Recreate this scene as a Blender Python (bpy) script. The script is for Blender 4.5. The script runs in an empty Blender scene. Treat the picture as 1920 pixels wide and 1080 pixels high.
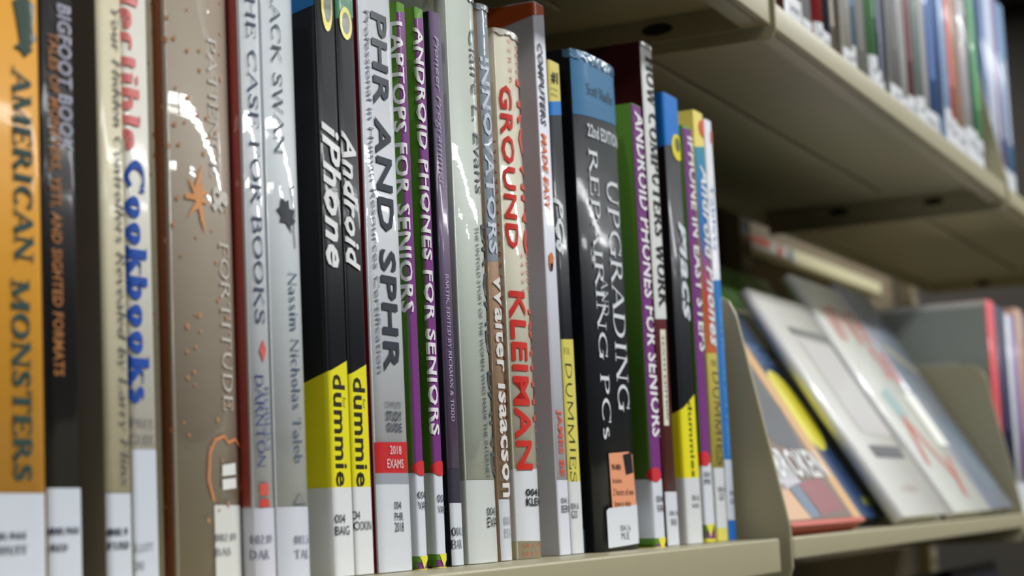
import bpy, bmesh, math, random
from mathutils import Matrix, Vector
random.seed(7)
scene = bpy.context.scene
COL = scene.collection
R = math.radians

# ------------------------------------------------------------------ camera
cam = bpy.data.cameras.new('camera')
cam_ob = bpy.data.objects.new('camera', cam)
COL.objects.link(cam_ob)
right = Vector((0.416908, -0.907752, -0.046632))
up = Vector((-0.091236, -0.092836, 0.991492))
back = Vector((-0.904358, -0.409107, -0.121524))
m = Matrix.Identity(4)
for i in range(3):
    m[i][0] = right[i]; m[i][1] = up[i]; m[i][2] = back[i]
cam_ob.matrix_world = m
cam.sensor_width = 36.0
cam.lens = 65.896
cam.clip_start = 0.02
cam.clip_end = 60
cam.dof.use_dof = True
cam.dof.focus_distance = 0.79
cam.dof.aperture_fstop = 11.0
scene.camera = cam_ob

# ------------------------------------------------------------------ world, lights, exposure
world = bpy.data.worlds.new('world')
scene.world = world
world.use_nodes = True
bg = world.node_tree.nodes['Background']
bg.inputs[0].default_value = (0.62, 0.60, 0.56, 1)
bg.inputs[1].default_value = 0.008
scene.view_settings.view_transform = 'Standard'
scene.view_settings.look = 'None'
scene.view_settings.gamma = 1.0
scene.view_settings.use_curve_mapping = False
scene.view_settings.exposure = 0.0
FLOOR_Z, CEIL_Z = -1.25, 2.05
LAMP_W = 46.0
lamp_spots = [(0.7, -1.4), (2.5, -1.4), (4.3, -1.4), (6.1, -1.4),
              (-1.6, -3.2), (0.9, -3.2), (3.5, -3.2), (6.2, -3.2),
              (1.2, 1.9), (4.0, 1.9), (6.8, 1.9)]
for x, y in lamp_spots:
    ld = bpy.data.lights.new('ceiling_lamp_light', 'AREA')
    ld.shape = 'RECTANGLE'; ld.size = 1.72 if y == -1.4 else 1.2; ld.size_y = 0.26
    ld.energy = LAMP_W
    ld.color = (0.985, 1.0, 1.0)
    lo = bpy.data.objects.new('ceiling_lamp_light', ld)
    lo.location = (x, y, CEIL_Z - 0.045)
    COL.objects.link(lo)

# ------------------------------------------------------------------ materials
def lin(c):
    return tuple(((v / 255) / 12.92 if v / 255 <= 0.04045 else (((v / 255) + 0.055) / 1.055) ** 2.4) for v in c)

ALB = 1.18
_mats = {}
def mat(col, rough=0.45, coat=0.0, metal=0.0, mottle=0.0, bump=0.0, bscale=60.0, coat_rough=0.06, alb=None, zst=1.0, spec=0.5):
    key = (spec, zst, col, rough, coat, metal, mottle, bump, bscale, coat_rough, alb)
    if key in _mats: return _mats[key]
    a = ALB if alb is None else alb
    rgb = tuple(min(0.86, v * a) for v in lin(col))
    M = bpy.data.materials.new('mat_%d' % len(_mats)); M.use_nodes = True
    nt = M.node_tree; p = nt.nodes['Principled BSDF']
    p.inputs['Base Color'].default_value = (*rgb, 1)
    p.inputs['Roughness'].default_value = rough
    p.inputs['Metallic'].default_value = metal
    p.inputs['Specular IOR Level'].default_value = spec
    p.inputs['Coat Weight'].default_value = coat
    p.inputs['Coat Roughness'].default_value = coat_rough
    if mottle or bump:
        tc = nt.nodes.new('ShaderNodeTexCoord')
        no = nt.nodes.new('ShaderNodeTexNoise'); no.inputs['Scale'].default_value = bscale
        no.inputs['Detail'].default_value = 3
        mp = nt.nodes.new('ShaderNodeMapping'); mp.inputs['Scale'].default_value = (1, 1, zst)
        nt.links.new(tc.outputs['Object'], mp.inputs[0]); nt.links.new(mp.outputs[0], no.inputs['Vector'])
        if mottle:
            hs = nt.nodes.new('ShaderNodeMix'); hs.data_type = 'RGBA'
            hs.inputs[6].default_value = (*[v * (1 - mottle) for v in rgb], 1)
            hs.inputs[7].default_value = (*[min(0.9, v * (1 + mottle)) for v in rgb], 1)
            nt.links.new(no.outputs['Fac'], hs.inputs[0])
            nt.links.new(hs.outputs[2], p.inputs['Base Color'])
        if bump:
            bp = nt.nodes.new('ShaderNodeBump'); bp.inputs['Strength'].default_value = bump
            bp.inputs['Distance'].default_value = 0.001
            nt.links.new(no.outputs['Fac'], bp.inputs['Height'])
            nt.links.new(bp.outputs['Normal'], p.inputs['Normal'])
            nt.links.new(bp.outputs['Normal'], p.inputs['Coat Normal'])
    _mats[key] = M
    return M

def rainbow_mat():
    M = bpy.data.materials.new('rainbow_print'); M.use_nodes = True
    nt = M.node_tree; p = nt.nodes['Principled BSDF']
    tc = nt.nodes.new('ShaderNodeTexCoord'); sp = nt.nodes.new('ShaderNodeSeparateXYZ')
    mr = nt.nodes.new('ShaderNodeMapRange'); cr = nt.nodes.new('ShaderNodeValToRGB')
    nt.links.new(tc.outputs['Object'], sp.inputs[0]); nt.links.new(sp.outputs['Z'], mr.inputs[0])
    mr.inputs[1].default_value = 0.108; mr.inputs[2].default_value = 0.240
    e = cr.color_ramp.elements
    e[0].position = 0.0; e[0].color = (*lin((206, 100, 46)), 1)
    e[1].position = 1.0; e[1].color = (*lin((40, 160, 130)), 1)
    for pos, c in ((.22, (206, 60, 50)), (.38, (150, 80, 140)), (.5, (50, 110, 190)), (.75, (14, 130, 200))):
        n = e.new(pos); n.color = (*lin(c), 1)
    nt.links.new(mr.outputs[0], cr.inputs[0]); nt.links.new(cr.outputs[0], p.inputs['Base Color'])
    p.inputs['Roughness'].default_value = 0.4; p.inputs['Coat Weight'].default_value = 0.3
    return M
RAINBOW = rainbow_mat()

STEEL = mat((185, 177, 144), 0.42, 0.1, 0, 0.04, 0.05, 40, 0.2, 0.86)
STEEL_DARK = mat((150, 140, 112), 0.5, 0, 0, 0.08, 0, 8, 0.1, 0.8)
PAPER = mat((226, 216, 190), 0.8, 0, 0, 0.10, 0, 300)

# ------------------------------------------------------------------ object helpers
def put(o, parent=None):
    COL.objects.link(o)
    if parent is not None: o.parent = parent
    return o

def mesh_obj(name, verts, faces, material, parent=None, smooth=False, mats=None, midx=None):
    me = bpy.data.meshes.new(name)
    me.from_pydata([tuple(v) for v in verts], [], faces)
    for mm in (mats or [material]): me.materials.append(mm)
    if midx:
        for p_, i_ in zip(me.polygons, midx): p_.material_index = i_
    if smooth:
        for p_ in me.polygons: p_.use_smooth = True
    me.update()
    return put(bpy.data.objects.new(name, me), parent)

def thing(name, label, cat, loc=(0, 0, 0), group=None):
    o = bpy.data.objects.new(name, None); o.empty_display_size = 0.02
    o.location = loc; COL.objects.link(o)
    o['label'] = label; o['category'] = cat
    if group: o['group'] = group
    return o

def tag(o, label, cat, group=None):
    o['label'] = label; o['category'] = cat
    if group: o['group'] = group
    return o

def boxes(name, lst, material, parent=None, bevel=0.0, loc=None):
    bm = bmesh.new()
    for x0, x1, y0, y1, z0, z1 in lst:
        r = bmesh.ops.create_cube(bm, size=1)
        bmesh.ops.scale(bm, vec=(x1 - x0, y1 - y0, z1 - z0), verts=r['verts'])
        bmesh.ops.translate(bm, vec=((x0 + x1) / 2, (y0 + y1) / 2, (z0 + z1) / 2), verts=r['verts'])
    if bevel:
        bmesh.ops.bevel(bm, geom=list(bm.edges), offset=bevel, segments=3, profile=0.6, affect='EDGES', clamp_overlap=True)
    me = bpy.data.meshes.new(name); bm.to_mesh(me); bm.free()
    me.materials.append(material)
    if bevel:
        for p_ in me.polygons: p_.use_smooth = True
    o = bpy.data.objects.new(name, me)
    if loc: o.location = loc
    return put(o, parent)

def prism(name, pts, axis, a0, a1, material, parent=None, bevel=0.0):
    """outline pts in the two other axes, extruded along axis ('x','y','z')"""
    def P(u, v, w):
        return {'x': (w, u, v), 'y': (u, w, v), 'z': (u, v, w)}[axis]
    n = len(pts)
    bm = bmesh.new()
    A = [bm.verts.new(P(u, v, a0)) for u, v in pts]; B_ = [bm.verts.new(P(u, v, a1)) for u, v in pts]
    bm.faces.new(A); bm.faces.new(B_[::-1])
    for i in range(n): bm.faces.new((A[i], A[(i + 1) % n], B_[(i + 1) % n], B_[i]))
    bmesh.ops.recalc_face_normals(bm, faces=list(bm.faces))
    if bevel: bmesh.ops.bevel(bm, geom=list(bm.edges), offset=bevel, segments=2, profile=0.6, affect='EDGES', clamp_overlap=True)
    me = bpy.data.meshes.new(name); bm.to_mesh(me); bm.free(); me.materials.append(material)
    return put(bpy.data.objects.new(name, me), parent)

# ------------------------------------------------------------------ lettering
# serif glyphs drawn as pen strokes: s = stem with serifs, n = stem without, h = hairline, H = hairline with serifs,
# d = thick diagonal with serifs, A = arc (cx, cy, rx, ry, from, to)
G = {
 'A': (.86, [('H', .06, 0, .41, 1), ('D', .41, 1, .8, 0), ('h', .18, .34, .64, .34)]),
 'B': (.78, [('s', .16, 0, .16, 1), ('h', .16, 1, .4, 1), ('A', .4, .76, .24, .24, 90, -90), ('h', .16, .52, .42, .52), ('A', .42, .26, .3, .26, 90, -90), ('h', .16, 0, .42, 0)]),
 'C': (.9, [('A', .5, .5, .44, .5, 48, 312), ('h', .82, .7, .82, .98)]),
 'D': (.94, [('s', .16, 0, .16, 1), ('h', .16, 1, .4, 1), ('A', .4, .5, .46, .5, 90, -90), ('h', .16, 0, .4, 0)]),
 'E': (.76, [('s', .16, 0, .16, 1), ('h', .16, .98, .66, .98), ('h', .66, .99, .66, .78), ('h', .16, .52, .52, .52), ('h', .52, .42, .52, .62), ('h', .16, .02, .7, .02), ('h', .7, 0, .7, .24)]),
 'F': (.7, [('s', .16, 0, .16, 1), ('h', .16, .98, .64, .98), ('h', .64, .99, .64, .78), ('h', .16, .52, .5, .52), ('h', .5, .42, .5, .62)]),
 'G': (.96, [('A', .5, .5, .44, .5, 48, 318), ('h', .82, .7, .82, .98), ('t', .83, .04, .83, .42), ('h', .64, .42, .96, .42)]),
 'H': (.98, [('s', .17, 0, .17, 1), ('s', .8, 0, .8, 1), ('h', .17, .52, .8, .52)]),
 'I': (.4, [('s', .2, 0, .2, 1)]),
 'J': (.5, [('t', .32, .25, .32, 1), ('A', .16, .22, .16, .22, 0, -120)]),
 'K': (.88, [('s', .17, 0, .17, 1), ('H', .2, .4, .72, 1), ('D', .36, .56, .8, 0)]),
 'L': (.74, [('s', .16, 0, .16, 1), ('h', .16, .02, .68, .02), ('h', .68, 0, .68, .26)]),
 'M': (1.14, [('H', .14, 0, .14, 1), ('n', .14, 1, .54, .06), ('h', .54, .06, .96, 1), ('s', .97, 0, .97, 1)]),
 'N': (.96, [('H', .14, 0, .14, 1), ('n', .12, 1, .8, .02), ('H', .82, 0, .82, 1)]),
 'O': (.98, [('A', .49, .5, .44, .5, 0, 360)]),
 'P': (.74, [('s', .16, 0, .16, 1), ('h', .16, 1, .38, 1), ('A', .38, .74, .28, .26, 90, -90), ('h', .16, .48, .38, .48)]),
 'Q': (.98, [('A', .49, .5, .44, .5, 0, 360), ('n', .45, .1, .85, -.2)]),
 'R': (.86, [('s', .16, 0, .16, 1), ('h', .16, 1, .38, 1), ('A', .38, .75, .26, .25, 90, -90), ('h', .16, .5, .38, .5), ('D', .4, .5, .8, 0)]),
 'S': (.66, [('A', .33, .755, .25, .235, 30, 240), ('n', .15, .62, .52, .4), ('A', .33, .245, .26, .245, 60, -150), ('h', .56, .74, .56, .96), ('h', .08, .04, .08, .28)]),
 'T': (.84, [('s1', .42, 0, .42, 1), ('h', .05, .98, .79, .98), ('h', .06, .99, .06, .76), ('h', .78, .99, .78, .76)]),
 'U': (.94, [('t', .17, .35, .17, 1), ('A', .48, .34, .31, .34, 180, 360), ('T', .79, .34, .79, 1)]),
 'V': (.86, [('d', .08, 1, .43, 0), ('H', .8, 1, .43, 0)]),
 'W': (1.2, [('d', .08, 1, .38, 0), ('H', .62, 1, .38, 0), ('n', .62, 1, .86, 0), ('H', 1.14, 1, .86, 0)]),
 'X': (.84, [('d', .08, 1, .76, 0), ('H', .08, 0, .76, 1)]),
 'Y': (.84, [('d', .06, 1, .42, .48), ('H', .8, 1, .42, .48), ('s1', .42, 0, .42, .5)]),
 'Z': (.78, [('h', .08, .98, .7, .98), ('n', .7, .98, .08, .02), ('h', .08, .02, .72, .02)]),
 'a': (.58, [('A', .27, .52, .18, .16, 150, 0), ('n', .45, .52, .45, 0), ('A', .25, .19, .2, .19, 60, 330)]),
 'b': (.66, [('n', .14, 0, .14, 1.04), ('A', .36, .33, .23, .33, 140, -140)]),
 'c': (.56, [('A', .32, .33, .26, .33, 50, 310)]),
 'd': (.66, [('n', .5, 0, .5, 1.04), ('A', .29, .33, .23, .33, 40, 320)]),
 'e': (.58, [('A', .3, .33, .24, .33, 0, 318), ('h', .06, .36, .54, .36)]),
 'f': (.4, [('s0', .17, 0, .17, .82), ('A', .33, .84, .16, .18, 180, 50), ('h', .04, .64, .34, .64)]),
 'g': (.6, [('A', .28, .42, .2, .23, 0, 360), ('A', .28, -.1, .24, .16, 0, 360)]),
 'h': (.68, [('s0', .14, 0, .14, 1.04), ('A', .34, .42, .2, .24, 160, 0), ('s0', .53, 0, .53, .44)]),
 'i': (.32, [('s0', .16, 0, .16, .66), ('n', .16, .86, .16, .98)]),
 'k': (.64, [('s0', .14, 0, .14, 1.04), ('H', .18, .28, .48, .66), ('D', .28, .4, .56, 0)]),
 'l': (.32, [('s0', .16, 0, .16, 1.04)]),
 'm': (1.0, [('s0', .14, 0, .14, .66), ('A', .32, .42, .18, .24, 160, 0), ('s0', .5, 0, .5, .44), ('A', .68, .42, .18, .24, 160, 0), ('s0', .86, 0, .86, .44)]),
 'n': (.68, [('s0', .14, 0, .14, .66), ('A', .34, .42, .2, .24, 160, 0), ('s0', .53, 0, .53, .44)]),
 'o': (.62, [('A', .31, .33, .25, .33, 0, 360)]),
 'p': (.66, [('s', .14, -.3, .14, .66), ('A', .36, .33, .23, .33, 140, -140)]),
 'r': (.48, [('s0', .15, 0, .15, .66), ('A', .34, .44, .2, .2, 150, 60)]),
 's': (.5, [('A', .25, .49, .17, .17, 40, 240), ('n', .12, .42, .38, .25), ('A', .25, .17, .19, .17, 60, -150)]),
 't': (.4, [('n', .18, .1, .18, .86), ('A', .3, .14, .13, .14, 180, 320), ('h', .04, .64, .34, .64)]),
 'u': (.68, [('n', .15, .2, .15, .66), ('A', .33, .22, .19, .22, 180, 360), ('s0', .53, 0, .53, .66)]),
 'v': (.58, [('d', .06, .66, .3, 0), ('H', .54, .66, .3, 0)]),
 'w': (.84, [('d', .06, .66, .26, 0), ('h', .42, .66, .26, 0), ('n', .42, .66, .6, 0), ('H', .8, .66, .6, 0)]),
 'x': (.58, [('d', .06, .66, .5, 0), ('H', .06, 0, .5, .66)]),
 'y': (.58, [('d', .06, .66, .3, 0), ('H', .54, .66, .18, -.3)]),
 '0': (.62, [('A', .31, .5, .23, .5, 0, 360)]), '1': (.44, [('s0', .24, 0, .24, 1), ('h', .08, .82, .24, 1)]),
 '2': (.6, [('A', .3, .74, .2, .25, 160, -30), ('n', .48, .62, .08, .04), ('h', .08, .03, .54, .03)]),
 '3': (.58, [('A', .27, .76, .2, .23, 150, -80), ('A', .27, .27, .23, .27, 85, -150)]),
 '4': (.62, [('n', .42, 0, .42, 1), ('h', .42, 1, .06, .3), ('h', .06, .28, .58, .28)]),
 '5': (.58, [('h', .14, .97, .5, .97), ('h', .14, .97, .12, .54), ('A', .27, .3, .24, .3, 120, -150)]),
 '6': (.6, [('A', .3, .3, .23, .3, 0, 360), ('A', .48, .44, .41, .54, 95, 190)]),
 '7': (.56, [('h', .06, .97, .52, .97), ('n', .52, .97, .2, 0)]),
 '8': (.6, [('A', .3, .75, .19, .24, 0, 360), ('A', .3, .27, .23, .27, 0, 360)]),
 '9': (.6, [('A', .3, .7, .23, .3, 0, 360), ('A', .12, .56, .41, .54, 10, -80)]),
 '.': (.3, [('n', .13, 0, .13, .12)]), ',': (.3, [('n', .15, .1, .08, -.15)]), '#': (.7, [('n', .25, 0, .25, 1), ('n', .5, 0, .5, 1), ('h', .05, .35, .7, .35), ('h', .05, .65, .7, .65)]),
 '&': (.9, [('A', .36, .77, .2, .22, -60, 240), ('n', .2, .7, .8, 0), ('A', .34, .25, .28, .25, 110, 350), ('h', .6, .2, .84, .56)]),
 ' ': (.36, []), '-': (.4, [('h', .06, .38, .34, .38)]),
}
def ribbon(pts, W, t, mode):
    """broad-pen stroke: width follows the direction of the stroke"""
    n = len(pts); L = []; Rr = []
    for i, (x, y) in enumerate(pts):
        a = pts[max(0, i - 1)]; b = pts[min(n - 1, i + 1)]
        dx, dy = b[0] - a[0], b[1] - a[1]; l = math.hypot(dx, dy) or 1
        w = {'W': W, 't': t, 'p': t + (W - t) * abs(dy / l) ** 1.3}[mode] / 2
        L.append((x - dy / l * w, y + dx / l * w)); Rr.append((x + dy / l * w, y - dx / l * w))
    return L, Rr
def serif_polys(text, bold, italic, hand=False):
    W, t = (0.24, 0.09) if bold else (0.135, 0.055)
    if hand: W, t = 0.11, 0.08
    polys = []; x0 = 0.0
    for ch in text:
        adv, strokes = G.get(ch, G[' '])
        if hand and ch.isalpha(): pass
        for st in strokes:
            k = st[0]
            if k == 'A':
                _, cx, cy, rx, ry, a0, a1 = st
                n = max(5, int(abs(a1 - a0) / 22))
                pts = [(x0 + cx + (rx - W * .3) * math.cos(R(a0 + (a1 - a0) * i / n)), cy + (ry - t / 2) * math.sin(R(a0 + (a1 - a0) * i / n))) for i in range(n + 1)]
                L, Rr = ribbon(pts, W, t, 'p')
            else:
                pts = [(x0 + st[1], st[2]), (x0 + st[3], st[4])]
                L, Rr = ribbon(pts, W, t, 't' if k in 'hHT' else 'W')
                if not hand:
                    sh = W * .62 + .05; hh = t * .75
                    for j, (px_, py_) in enumerate(pts):
                        if k in ('h', 'n'): continue
                        if k == 's1' and py_ > .4: continue
                        if k == 's0' and py_ > .01 and py_ < 2: 
                            polys.append([(px_ - sh, py_ - hh * .9), (px_, py_ - hh), (px_, py_), (px_ - sh, py_ - hh * .2)]); continue
                        if k in ('t', 'T') and py_ < .9: continue
                        if k == 'H' and j == 1 and py_ not in (1, 0, .66) : continue
                        if k == 'H' and ch in 'AVWKvwky' and ((ch == 'A' and j == 1) or (ch in 'VvWwYy' and j == 1) or (ch in 'Kk' and j == 0)): continue
                        if k == 'D' and j == 0: continue
                        if k == 'd' and j == 1: continue
                        yb = py_ if py_ < .3 else py_ - hh
                        polys.append([(px_ - sh, yb), (px_ + sh, yb), (px_ + sh, yb + hh), (px_ - sh, yb + hh)])
            for i in range(len(L) - 1): polys.append([L[i], Rr[i], Rr[i + 1], L[i + 1]])
        x0 += adv + 0.05 + (0.03 if bold else 0)
    if hand:
        polys = [[(x, y + .07 * math.sin(x * 3.1)) for x, y in q] for q in polys]
    if italic: polys = [[(x + .22 * y, y) for x, y in q] for q in polys]
    verts = []; faces = []
    for q in polys:
        faces.append(tuple(range(len(verts), len(verts) + len(q)))); verts += q
    return verts, faces

_sans = {}
def sans_polys(text, bold, italic):
    key = (text, bold, italic)
    if key in _sans: return _sans[key]
    cu = bpy.data.curves.new('t', 'FONT'); cu.body = text; cu.size = 1
    cu.shear = 0.25 if italic else 0
    cu.offset = 0.026 if bold else 0.0
    cu.resolution_u = 2
    if bold: cu.space_character = 1.06
    ob = bpy.data.objects.new('t', cu); COL.objects.link(ob)
    dg = bpy.context.evaluated_depsgraph_get(); dg.update()
    me = bpy.data.meshes.new_from_object(ob.evaluated_get(dg))
    vs = [(v.co.x, v.co.y) for v in me.vertices]; fs = [tuple(p_.vertices) for p_ in me.polygons]
    COL.objects.unlink(ob); bpy.data.objects.remove(ob); bpy.data.curves.remove(cu); bpy.data.meshes.remove(me)
    _sans[key] = (vs, fs)
    return vs, fs

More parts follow.
